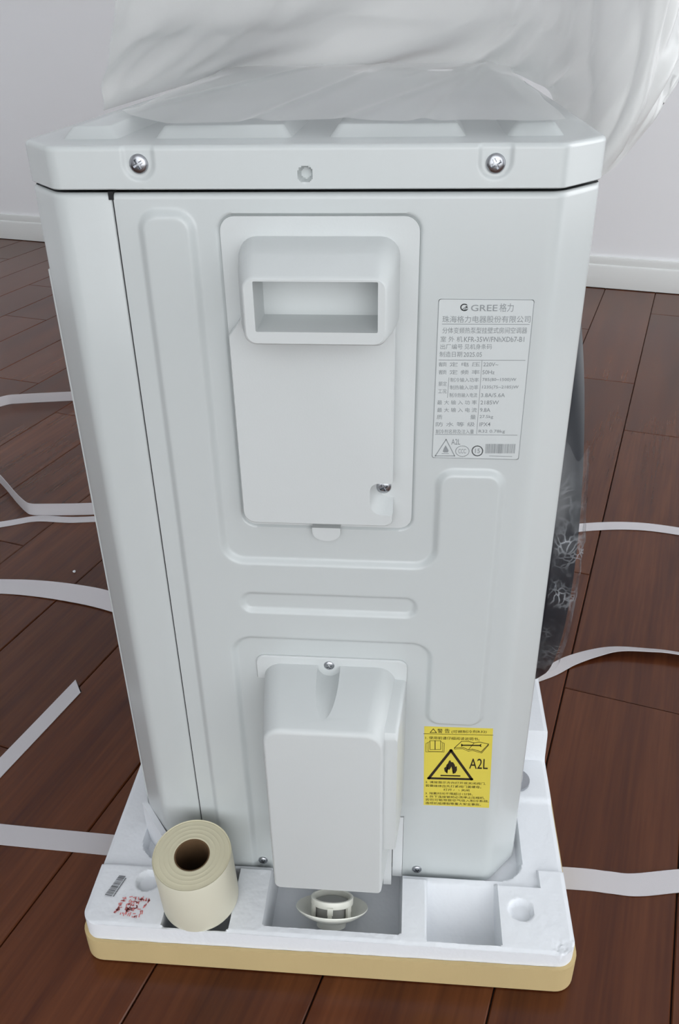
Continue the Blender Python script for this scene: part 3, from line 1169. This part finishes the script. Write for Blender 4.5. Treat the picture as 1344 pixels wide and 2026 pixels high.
def mounting_foot():
    bm = bmesh.new()
    # round-ended metal foot reaching out past the right side
    pts = [(0.262, 0.085)] + [(0.291 + 0.0125 * math.cos(a), 0.0975 + 0.0125 * math.sin(a)) for a in np.linspace(-PI / 2, PI / 2, 13)] + [(0.262, 0.110)]
    loft(bm, [[(x, y, z) for x, y in pts] for z in (0.0428, 0.0452)])
    lathe(bm, [(0.0048, 0.0), (0.0048, 0.006), (0.0036, 0.008)], 20, 'Z', (0.2925, 0.0975, 0.0452), False, True)
    ac(link('mounting_foot', bm_mesh(bm, 'mounting_foot'), M['steel'], None, 30))
    bm = bmesh.new()
    pts = [(-0.004, 0.085)] + [(-0.031 - 0.0125 * math.cos(a), 0.0975 + 0.0125 * math.sin(a)) for a in np.linspace(-PI / 2, PI / 2, 13)] + [(-0.004, 0.110)]
    loft(bm, [[(x, y, z) for x, y in pts] for z in (0.0300, 0.0325)])
    ac(link('mounting_foot', bm_mesh(bm, 'mounting_foot'), M['steel'], None, 30))


mounting_foot()

# ---------------------------------------------------------------- foam base
FX0, FX1, FY0, FY1, FZ = -0.0545, 0.3205, -0.0665, 0.630, 0.0429


def foam_height(x, y):
    z = np.full_like(x, FZ)
    # rear bed a little lower than the front block
    yb = np.where(x < -0.012, -0.013, np.where(x < 0.268, -0.0095, np.where(x < 0.300, -0.0115, 0.0056)))
    z = z - 0.0035 * np.clip((y - yb) / 0.0012, 0, 1)
    tray = sd_rbox(x, y, -0.0265, 0.2875, -0.0035, 0.60, 0.02)
    z = z - 0.0095 * ramp(tray, 0.0025)
    p1 = sd_rbox(x, y, 0.0865, 0.1907, -0.0577, 0.04, 0.004)
    z = np.where(p1 < 0.0012, np.minimum(z, FZ - (FZ - 0.0085) * ramp(p1, 0.0018)), z)
    p2 = sd_rbox(x, y, 0.2110, 0.2656, -0.0612, -0.0070, 0.0015)
    t = np.clip((y + 0.0612) / 0.052, 0, 1)
    sc = 0.0155 + (FZ - 0.0042 - 0.0155) * t ** 2.4
    z = np.where(p2 < 0.0010, np.minimum(z, FZ - (FZ - sc) * ramp(p2, 0.0016)), z)
    p3 = sd_rbox(x, y, 0.0090, 0.0597, -0.0634, -0.0085, 0.0015)
    z = np.where(p3 < 0.0010, np.minimum(z, FZ - 0.026 * ramp(p3, 0.0016)), z)
    for hx, hy in ((0.2834, -0.0316), (-0.0120, -0.0262)):
        d = np.hypot(x - hx, y - hy) - 0.0086
        z = z - 0.0055 * ramp(d, 0.0022)
    # corner post on the right
    blk = sd_rbox(x, y, 0.2905, 0.40, 0.127, 0.33, 0.002)
    z = np.where(blk < 0.002, np.maximum(z, FZ - 0.004 + 0.032 * ramp(blk, 0.003)), z)
    step = sd_rbox(x, y, 0.27, 0.40, 0.078, 0.33, 0.001)
    z = z + 0.0025 * ramp(step, 0.0015)
    blk2 = sd_rbox(x, y, -0.20, -0.0290, 0.22, 0.40, 0.002)
    z = np.where(blk2 < 0.002, np.maximum(z, FZ - 0.004 + 0.020 * ramp(blk2, 0.003)), z)
    return z


def foam_base():
    xs = np.arange(FX0, FX1 + 1e-6, 0.00125)
    xs[-1] = FX1
    ys = np.concatenate([np.arange(FY0, 0.045, 0.00125), np.arange(0.046, 0.15, 0.002), np.arange(0.153, FY1, 0.008), [FY1]])
    R = 0.013
    XX, YY = np.meshgrid(xs, ys)
    PX, PY = XX.copy(), YY.copy()
    for sx, x_c in ((-1, FX0 + R), (1, FX1 - R)):
        for sy, y_c in ((-1, FY0 + R), (1, FY1 - R)):
            u = np.clip((XX - x_c) * sx / R, 0, 1)
            v = np.clip((YY - y_c) * sy / R, 0, 1)
            m = (u > 0) & (v > 0)
            PX[m] = x_c + sx * R * (u * np.sqrt(1 - v * v / 2))[m]
            PY[m] = y_c + sy * R * (v * np.sqrt(1 - u * u / 2))[m]
    Z = foam_height(PX, PY)
    edge = np.minimum(np.minimum(PX - FX0, FX1 - PX), np.minimum(PY - FY0, FY1 - PY))
    nx, ny = len(xs), len(ys)
    for j in range(ny):
        for i in range(nx):
            if ys[j] < 0.05:
                p = Vector((PX[j, i], PY[j, i], 0))
                k = 0.00022 * noise.noise(p * 140) + 0.00018 * noise.noise(p * 420)
                # crushed corner at the front right and a nibbled front edge
                cr = math.exp(-((PX[j, i] - 0.309) ** 2 + (PY[j, i] + 0.060) ** 2) / 0.006 ** 2)
                k += cr * 0.0016 * noise.noise(p * 500) - cr * 0.0008
                if PY[j, i] < FY0 + 0.004:
                    k += 0.0005 * noise.noise(p * 90)
                Z[j, i] += k
    # rounded rim
    Z -= np.where(edge < 0.0013, 0.0009, 0)
    V = np.stack([PX, PY, Z], -1).reshape(-1, 3).tolist()
    F = grid_faces(nx, ny)
    loop = [i for i in range(nx)] + [j * nx + nx - 1 for j in range(1, ny)] + [(ny - 1) * nx + i for i in range(nx - 2, -1, -1)] + [j * nx for j in range(ny - 2, 0, -1)]
    prev = loop
    cx, cy = (FX0 + FX1) / 2, (FY0 + FY1) / 2
    for zz in (0.034, 0.022, 0.0045):
        b = len(V)
        for n_, k in enumerate(loop):
            x, y, z = V[k]
            V.append((x + 0.0002 * noise.noise(Vector((x * 300, y * 300, zz * 300))), y + 0.0003 * noise.noise(Vector((x * 200, y * 200, zz * 900))), zz))
        m = len(loop)
        cur = list(range(b, b + m))
        for a in range(m):
            c = (a + 1) % m
            F.append((prev[c], prev[a], cur[a], cur[c]))
        prev = cur
    F.append(tuple(prev[::-1]))
    o = link('packing_foam', pydata('packing_foam', V, F), M['foam'], None, 45)
    tag(o, 'white expanded foam packing base with cut-out pockets in the cardboard tray', 'packaging')
    # foam lip that hugs the lower left corner of the machine
    bm = bmesh.new()
    tri = [(-0.0245, 0.0290), (-0.0285, 0.0270), (-0.0040, -0.0035), (-0.0004, -0.0008)]
    loft(bm, [[(x, y, z) for x, y in tri] for z in (0.0300, 0.0690, 0.0702)])
    link('corner_lip', bm_mesh(bm, 'corner_lip'), M['foam'], o, 30)
    # stamped barcode and red inspection stamp, printed on the foam
    V, F = [], []
    a, b_, c, d = Vector((-0.0366, -0.0240)), Vector((-0.0296, -0.0244)), Vector((-0.0352, -0.0436)), Vector((-0.0428, -0.0424))
    g = random.Random(5)
    t = 0.0
    zz = FZ + 0.0006

    def strip(t0, t1, s0, s1):
        q = len(V)
        for tt, ss in ((t0, s0), (t0, s1), (t1, s1), (t1, s0)):
            p = a.lerp(d, tt).lerp(b_.lerp(c, tt), ss)
            V.append((p.x, p.y, zz))
        F.append((q, q + 1, q + 2, q + 3))
    while t < 1:
        w = g.choice((0.012, 0.02, 0.034))
        strip(t, min(1, t + w), 0, 0.78)
        t += w + g.choice((0.012, 0.02, 0.03))
    t = 0.08
    while t < 0.98:
        strip(t, t + 0.035, 0.88, 1.02)
        t += 0.05
    link('barcode', pydata('barcode', V, F), M['grey_ink'], o, 0)
    V, F = [], []
    ox, oy = -0.0180, -0.0505
    for k in range(150):
        x, y = g.uniform(-0.0105, 0.0105), g.uniform(-0.0080, 0.0080)
        inner = abs(x) < 0.004 and abs(y) < 0.0045
        border = abs(x) > 0.0090 or abs(y) > 0.0066
        if not (inner or border) and g.random() < 0.75:
            continue
        an = g.uniform(-0.4, 0.4) + (PI / 2 if g.random() < 0.5 else 0)
        l, w = g.uniform(0.0006, 0.0018), 0.00035
        q = len(V)
        for sx, sy in ((-l, -w), (l, -w), (l, w), (-l, w)):
            X, Y = sx * math.cos(an) - sy * math.sin(an), sx * math.sin(an) + sy * math.cos(an)
            V.append((ox + x + X + 0.25 * y, oy + y + Y - 0.12 * x, zz))
        F.append((q, q + 1, q + 2, q + 3))
    link('stamp', pydata('stamp', V, F), M['red_ink'], o, 0)
    return o


foam_base()


# ---------------------------------------------------------------- cardboard tray
def cardboard_tray():
    bm = bmesh.new()
    th, zb = 0.0028, 0.0016
    n = 10

    def outline(g):
        base_ = []
        pts = rrect(FX0 - g, FX1 + g, FY0 - g, FY1 + g, 0.013 + g, 8)
        # subdivide the long front edge
        out = []
        for p, q in zip(pts, pts[1:] + pts[:1]):
            d = math.hypot(q[0] - p[0], q[1] - p[1])
            m = max(1, int(d / 0.006))
            for k in range(m):
                out.append((p[0] + (q[0] - p[0]) * k / m, p[1] + (q[1] - p[1]) * k / m))
        return out
    o_ = outline(th)
    i_ = [(x + (FX0 + FX1) / 2, y + (FY0 + FY1) / 2) for x, y in
          [((p[0] - (FX0 + FX1) / 2) * (FX1 - FX0 + 0.0006) / (FX1 - FX0 + 2 * th), (p[1] - (FY0 + FY1) / 2) * (FY1 - FY0 + 0.0006) / (FY1 - FY0 + 2 * th)) for p in o_]]

    def top(x, y):
        return 0.0262 + 0.010 * (x - 0.1) / 1.0 + 0.0005 * noise.noise(Vector((x * 60, y * 60, 3))) + 0.0003 * noise.noise(Vector((x * 250, y * 250, 1)))
    rings = [[(x, y, zb) for x, y in o_],
             [(x, y, zb + 0.001) for x, y in o_],
             [(x + 0.0004 * noise.noise(Vector((x * 40, y * 40, 7))), y + 0.0006 * noise.noise(Vector((x * 40, y * 40, 5))), 0.014) for x, y in o_],
             [(x, y, top(x, y)) for x, y in o_],
             [(x, y, top(x, y)) for x, y in i_],
             [(x, y, zb + 0.0026) for x, y in i_]]
    loft(bm, rings)
    o = link('cardboard_tray', bm_mesh(bm, 'cardboard_tray'), M['card'], None, 35)
    tag(o, 'shallow brown cardboard box bottom wrapped around the foam base on the floor', 'box')


cardboard_tray()


# ---------------------------------------------------------------- tape roll
def tape_roll():
    R, r, H = 0.0298, 0.0123, 0.0560
    e = empty('tape_roll', (0.0335, -0.0372, FZ + 0.0010))
    e.rotation_euler = (math.radians(5.5), 0, 0)
    tag(e, 'thick roll of cream wrapping tape standing on the foam left of the valve cover', 'tape')
    bm = bmesh.new()
    lathe(bm, [(R - 0.0006, 0.0), (R, 0.0006), (R, H - 0.0007), (R - 0.0004, H)], 96)
    # loose end of the outer layer
    link('outer_wrap', bm_mesh(bm, 'outer_wrap'), M['tape'], e, 40)
    bm = bmesh.new()
    prof = [(r + 0.0008, 0.0), (r + 0.0008, H - 0.0012)]
    k = 0
    rad = r + 0.0012
    while rad < R - 0.0006:
        prof.append((rad, H - 0.0006 + 0.00012 * (k % 2) * (1 + math.sin(rad * 1900)) - 0.0004 * ((rad - r) / (R - r) - 0.5) ** 2))
        rad += 0.00085
        k += 1
    prof += [(R - 0.0004, H), (R - 0.0004, 0.0), (r + 0.0008, 0.0)]
    lathe(bm, prof, 96)
    link('tape_layers', bm_mesh(bm, 'tape_layers'), M['tape_end'], e, 20)
    bm = bmesh.new()
    lathe(bm, [(r, 0.0), (r, H - 0.0012), (r + 0.0010, H - 0.0008), (r + 0.0010, 0.0), (r, 0.0)], 64)
    link('paper_core', bm_mesh(bm, 'paper_core'), M['core'], e, 40)


tape_roll()


# ---------------------------------------------------------------- drain joint lying in the front pocket
def drain_joint():
    e = empty('drain_joint', (0.1362, -0.0373, 0.0156))
    e.rotation_euler = (math.radians(-36), 0, 0)
    tag(e, 'small ivory plastic drain joint with a round saucer lying in the front foam pocket', 'plumbing part')
    bm = bmesh.new()
    lathe(bm, [(0.0105, 0.0), (0.0115, 0.0006), (0.0118, 0.0050), (0.0150, 0.0064), (0.0215, 0.0095), (0.0270, 0.0132), (0.0286, 0.0150), (0.0284, 0.0157), (0.0268, 0.0152), (0.0210, 0.0118), (0.0150, 0.0088), (0.0100, 0.0080), (0.0100, 0.0)], 72)
    link('saucer', bm_mesh(bm, 'saucer'), M['ivory'], e, 40)
    bm = bmesh.new()
    lathe(bm, [(0.0164, 0.0178), (0.0168, 0.0180), (0.0168, 0.0228), (0.0164, 0.0232), (0.0150, 0.0232), (0.0146, 0.0228), (0.0146, 0.0178), (0.0164, 0.0178)], 64)
    # legs between the windows
    for k in range(6):
        a = 2 * PI * k / 6 - PI / 2 - 0.02
        vs = box(bm, -0.0021 if k else -0.0016, 0.0021 if k else 0.0016, 0.0148, 0.0169, 0.0080, 0.0185)
        bmesh.ops.rotate(bm, verts=vs, cent=(0, 0, 0), matrix=Matrix.Rotation(a - PI / 2, 3, 'Z'))
    for k in (0,):
        vs = box(bm, -0.0022, 0.0022, -0.0178, -0.0166, 0.0140, 0.0195)
    link('clip_ring', bm_mesh(bm, 'clip_ring'), M['ivory'], e, 40)
    bm = bmesh.new()
    lathe(bm, [(0.0138, 0.0075), (0.0138, 0.0190), (0.0120, 0.0196), (0.0001, 0.0196)], 48)
    link('rubber_seal', bm_mesh(bm, 'rubber_seal'), mat('grey_rubber_seal', srgb(150, 150, 146), 0.6), e, 40)


drain_joint()


# ---------------------------------------------------------------- packing straps on the floor
def catmull(pts, n=10):
    P = [np.array(p, float) for p in pts]
    P = [2 * P[0] - P[1]] + P + [2 * P[-1] - P[-2]]
    out = []
    for i in range(1, len(P) - 2):
        for k in range(n):
            t = k / n
            a, b, c, d = P[i - 1], P[i], P[i + 1], P[i + 2]
            out.append(0.5 * ((2 * b) + (c - a) * t + (2 * a - 5 * b + 4 * c - d) * t * t + (3 * b - a - 3 * c + d) * t ** 3))
    out.append(P[-2])
    return out


def ribbon(name, pts, width, label, th=0.0007, n=10, cut=0.0):
    """pts: (x, y, z of the centre line's lower side, tilt in degrees: 0 flat, 90 standing on edge)"""
    path = catmull(pts, n)
    bm = bmesh.new()
    uvl = bm.loops.layers.uv.new('uv')
    rings = []
    L = 0
    ls = []
    for i, p in enumerate(path):
        a = path[max(0, i - 1)]
        b = path[min(len(path) - 1, i + 1)]
        d = Vector((b[0] - a[0], b[1] - a[1], 0)).normalized()
        s = Vector((-d.y, d.x, 0))
        tl = math.radians(p[3])
        acr = s * math.cos(tl) + Vector((0, 0, 1)) * math.sin(tl)
        nor = -s * math.sin(tl) + Vector((0, 0, 1)) * math.cos(tl)
        low = min(0, -abs(math.sin(tl)) * width / 2)
        c = Vector((p[0], p[1], p[2] - low + th * 0.5))
        if i:
            L += math.hypot(p[0] - path[i - 1][0], p[1] - path[i - 1][1])
        ls.append(L)
        sh = d * (cut if i == len(path) - 1 else 0.0)
        rings.append([c - sh - acr * width / 2 - nor * th / 2, c + sh + acr * width / 2 - nor * th / 2, c + sh + acr * width / 2 + nor * th / 2, c - sh - acr * width / 2 + nor * th / 2])
    loft(bm, rings)
    bm.verts.index_update()
    for f in bm.faces:
        for lp in f.loops:
            k = lp.vert.index // 4
            lp[uvl].uv = (ls[min(k, len(ls) - 1)] * 10, (lp.vert.index % 4) * 0.02)
    o = link(name, bm_mesh(bm, name), M['strap'], None, 40)
    tag(o, label, 'strap', 'cut packing straps on the floor')
    return o


ribbon('packing_strap', [(-0.30, 0.0485, 0.0004, 0), (-0.175, 0.0415, 0.0004, 0), (-0.073, 0.0372, 0.0003, 0), (0.06, 0.031, 0.0002, 0), (0.20, 0.031, 0.0002, 0), (0.333, 0.0312, 0.0003, 0),
                          (0.366, 0.0295, 0.0004, 0), (0.389, 0.0285, 0.0006, 0), (0.43, 0.0357, 0.0005, 0), (0.52, 0.050, 0.0005, 0)], 0.0215,
       'white packing strap passing under the cardboard tray, nearest to the front on both sides')
ribbon('packing_strap', [(-0.256, -0.038, 0.0004, 0), (-0.2085, 0.119, 0.0004, 0), (-0.19, 0.1802, 0.0004, 0), (-0.172, 0.240, 0.0006, 0)], 0.0180,
       'white packing strap lying diagonally on the dark floor left, its cut end in view', cut=0.0078)
ribbon('packing_strap', [(-0.46, 0.418, 0.0004, 0), (-0.340, 0.419, 0.0006, 8), (-0.288, 0.415, 0.001, 14), (-0.235, 0.405, 0.0014, 20), (-0.184, 0.391, 0.0014, 22), (-0.10, 0.36, 0.0010, 10)], 0.0265,
       'white packing strap curving gently towards the left side of the machine, middle one')
# loop of strap standing on edge, far left
ribbon('packing_strap', [(-0.30, 1.062, 0.0003, 90), (-0.470, 1.036, 0.0003, 90), (-0.560, 1.020, 0.0003, 90), (-0.588, 1.010, 0.0003, 90), (-0.612, 0.975, 0.0003, 90), (-0.640, 0.90, 0.0003, 90), (-0.600, 0.82, 0.0003, 90),
                          (-0.520, 0.750, 0.0003, 90), (-0.464, 0.701, 0.0003, 90), (-0.410, 0.640, 0.0003, 88), (-0.385, 0.614, 0.0003, 86), (-0.372, 0.606, 0.0003, 84), (-0.350, 0.606, 0.0003, 82), (-0.283, 0.612, 0.0003, 80), (-0.18, 0.63, 0.0003, 80)], 0.0185,
       'white packing strap looping on its edge at the far left behind the machine', n=6)
ribbon('packing_strap', [(-0.56, 0.520, 0.0004, 0), (-0.410, 0.574, 0.0004, 0), (-0.360, 0.594, 0.0004, 0), (-0.300, 0.594, 0.0004, 0), (-0.20, 0.61, 0.0004, 0)], 0.0160,
       'short white strap end poking out from under the looped strap at left')
ribbon('packing_strap', [(0.36, 0.590, 0.0004, 0), (0.440, 0.6135, 0.0004, 0), (0.508, 0.6205, 0.0006, 0), (0.571, 0.6095, 0.0006, 0), (0.68, 0.575, 0.0004, 0)], 0.0205,
       'white packing strap at far right behind the black fan guard')
ribbon('packing_strap', [(0.31, 0.275, 0.0004, 0), (0.350, 0.297, 0.0006, 0), (0.376, 0.316, 0.0008, -4), (0.405, 0.330, 0.001, -12), (0.432, 0.3375, 0.001, -22), (0.465, 0.337, 0.001, -27), (0.501, 0.3325, 0.001, -29), (0.58, 0.31, 0.001, -29)], 0.0170,
       'narrow twisted white strap arching below the black fan guard at right')

# one loose foam bead on the floor, left
bm = bmesh.new()
bmesh.ops.create_icosphere(bm, subdivisions=2, radius=0.0021)
for v in bm.verts:
    v.co *= 1 + 0.25 * noise.noise(v.co * 700)
    v.co.z = v.co.z * 0.8 + 0.0017
bead = link('foam_bead', bm_mesh(bm, 'foam_bead'), M['foam'], None, 60)
bead.location = (-0.255, 0.460, 0)
tag(bead, 'tiny white foam crumb lying alone on the floor at left', 'crumb')


# ---------------------------------------------------------------- plastic bag pulled back over the unit
def plastic_bag():
    Cc = [  # columns of points, mouth edge to top
        [(-0.0262, 0.170, 0.5872), (-0.0250, 0.178, 0.6061), (-0.0182, 0.178, 0.6256), (-0.0142, 0.180, 0.6428), (-0.008, 0.185, 0.70)],
        [(-0.0258, 0.260, 0.5872), (-0.0215, 0.255, 0.606), (-0.0150, 0.25, 0.625), (-0.008, 0.25, 0.643), (-0.002, 0.25, 0.70)],
        [(-0.0230, 0.420, 0.5875), (-0.0140, 0.405, 0.606), (-0.0060, 0.39, 0.625), (0.002, 0.38, 0.643), (0.010, 0.37, 0.70)],
        [(-0.0080, 0.565, 0.5875), (0.0080, 0.540, 0.608), (0.020, 0.520, 0.626), (0.030, 0.50, 0.643), (0.040, 0.49, 0.70)],
        [(0.060, 0.590, 0.5870), (0.065, 0.575, 0.606), (0.070, 0.565, 0.626), (0.078, 0.55, 0.644), (0.085, 0.54, 0.70)],
        [(0.150, 0.592, 0.5870), (0.150, 0.578, 0.606), (0.150, 0.57, 0.626), (0.150, 0.56, 0.644), (0.150, 0.55, 0.70)],
        [(0.240, 0.588, 0.5870), (0.238, 0.565, 0.606), (0.232, 0.55, 0.626), (0.230, 0.54, 0.644), (0.228, 0.53, 0.70)],
        [(0.277, 0.520, 0.5875), (0.270, 0.500, 0.606), (0.266, 0.49, 0.626), (0.264, 0.48, 0.644), (0.262, 0.47, 0.70)],
        [(0.2855, 0.380, 0.5875), (0.2800, 0.370, 0.606), (0.2790, 0.36, 0.626), (0.2785, 0.35, 0.644), (0.277, 0.34, 0.70)],
        [(0.2850, 0.262, 0.5878), (0.2862, 0.250, 0.606), (0.2868, 0.25, 0.622), (0.2872, 0.25, 0.6376), (0.288, 0.25, 0.70)],
        [(0.2865, 0.215, 0.5700), (0.2925, 0.185, 0.592), (0.2950, 0.18, 0.615), (0.2975, 0.18, 0.638), (0.300, 0.18, 0.70)],
        [(0.2890, 0.150, 0.5535), (0.3010, 0.140, 0.575), (0.3080, 0.14, 0.605), (0.3125, 0.145, 0.638), (0.316, 0.15, 0.70)],
        [(0.3060, 0.135, 0.5500), (0.3170, 0.130, 0.580), (0.3240, 0.13, 0.610), (0.3280, 0.135, 0.640), (0.332, 0.14, 0.70)],
        [(0.3285, 0.150, 0.5695), (0.3345, 0.148, 0.590), (0.3390, 0.15, 0.615), (0.3420, 0.155, 0.640), (0.346, 0.16, 0.70)],
        [(0.3440, 0.168, 0.5855), (0.3490, 0.175, 0.602), (0.3520, 0.18, 0.620), (0.3560, 0.185, 0.640), (0.360, 0.19, 0.70)],
        [(0.3560, 0.195, 0.5985), (0.3620, 0.205, 0.612), (0.3650, 0.215, 0.628), (0.3680, 0.22, 0.645), (0.372, 0.225, 0.70)],
        [(0.3620, 0.270, 0.6040), (0.3700, 0.280, 0.620), (0.3740, 0.29, 0.634), (0.3780, 0.30, 0.648), (0.380, 0.30, 0.70)],
    ]
    rows = [catmull([c[k] for c in Cc], 14) for k in range(5)]
    ns = len(rows[0])
    nt = 34
    P = np.zeros((nt, ns, 3))
    for i in range(ns):
        col = catmull([rows[k][i] for k in range(5)], 12)
        col = np.array(col)
        idx = np.linspace(0, len(col) - 1, nt)
        lo = np.floor(idx).astype(int)
        hi = np.minimum(lo + 1, len(col) - 1)
        P[:, i] = col[lo] + (col[hi] - col[lo]) * (idx - lo)[:, None]
    T1 = np.gradient(P, axis=1)
    T2 = np.gradient(P, axis=0)
    Nn = np.cross(T1, T2)
    Nn /= np.maximum(np.linalg.norm(Nn, axis=2, keepdims=True), 1e-9)

    def ridge(v):
        return 1 - 2 * abs(v)
    for j in range(nt):
        for i in range(ns):
            s, t = i / (ns - 1), j / (nt - 1)
            fade = min(1, t / 0.12)
            # long soft folds rising from the gathered left corner and slanting along the walls
            w = 0.10 * noise.noise(Vector((s * 5, t * 2, 1.1)))
            a = ridge(noise.noise(Vector((s * 11 - t * 2.4 + w * 8, t * 0.55, 2.3))))
            b = ridge(noise.noise(Vector((s * 23 - t * 3.2, t * 0.9, 8.1))))
            c = noise.noise(Vector((s * 46, t * 3, 5.5)))
            back = math.exp(-((s - 0.33) / 0.14) ** 2)
            flare = min(1, max(0, (s - 0.55) / 0.05))
            P[j, i] += Nn[j, i] * fade * ((0.0045 + 0.007 * back) * (a - 0.4) + 0.0020 * (b - 0.4) + 0.0006 * c)
            ph = s * 88 + 1.2 * t + 3.0 * noise.noise(Vector((s * 7, t * 1.3, 3)))
            P[j, i] += Nn[j, i] * fade * flare * 0.0042 * (abs(math.sin(ph * 0.5)) - 0.5)
    V = P.reshape(-1, 3)
    bag = link('plastic_bag', pydata('plastic_bag', V, grid_faces(ns, nt)), M['bag'], None, 70)
    tag(bag, 'milky translucent plastic bag pulled up around the back of the machine top', 'plastic bag')
    # flap of the same film lying over the lid
    nx, ny = 140, 120
    V = []
    for j in range(ny):
        for i in range(nx):
            u, v = i / (nx - 1), j / (ny - 1)
            fr = 0.030 + 0.030 * noise.noise(Vector((u * 4, 0, 1))) * u + 0.055 * max(0, 0.18 - u) / 0.18 - 0.006 * math.sin(u * 9)
            y = fr + (0.575 - fr) * v
            x = (0.014 - 0.030 * v) * (1 - u) + (0.262 + 0.015 * v) * u + 0.006 * noise.noise(Vector((u * 2, v * 5, 4)))
            z = 0.5933 + 0.0008 * (0.5 + 0.5 * noise.noise(Vector((x * 14, y * 6, 2))))
            for (ax, ay, bx, by, hh) in ((0.105, 0.06, 0.150, 0.56, 0.0016), (0.196, 0.07, 0.252, 0.50, 0.0014), (0.02, 0.12, 0.070, 0.50, 0.0014), (0.155, 0.06, 0.205, 0.30, 0.0008)):
                dd = ((x - ax) * (by - ay) - (y - ay) * (bx - ax)) / math.hypot(bx - ax, by - ay)
                z += hh * math.exp(-(dd / 0.0055) ** 2)
            V.append((x, y, z))
    link('film_flap', pydata('film_flap', V, grid_faces(nx, ny)), M['lid_film'], bag, 70)
    # black printed stroke on the bag, right edge of the view
    V, F = [], []

    def mark(pts, w):
        path = catmull(pts, 6)
        for a_, b_ in zip(path, path[1:]):
            d = Vector(b_ - a_).normalized()
            s = d.cross(Vector((0.25, -0.93, 0.25))).normalized() * w
            q = len(V)
            for p_, sg in ((a_, -1), (b_, -1), (b_, 1), (a_, 1)):
                V.append(tuple(Vector(p_) + s * sg + Vector((0.0003, -0.0035, 0))))
            F.append((q, q + 1, q + 2, q + 3))
    mark([(0.3545, 0.190, 0.6015), (0.3525, 0.188, 0.6030), (0.3505, 0.184, 0.6005), (0.3492, 0.180, 0.5960), (0.3480, 0.178, 0.5930)], 0.0007)
    mark([(0.3440, 0.170, 0.5890), (0.3415, 0.168, 0.5860)], 0.0007)
    link('printed_mark', pydata('printed_mark', V, F), M['gap'], bag, 0)


plastic_bag()
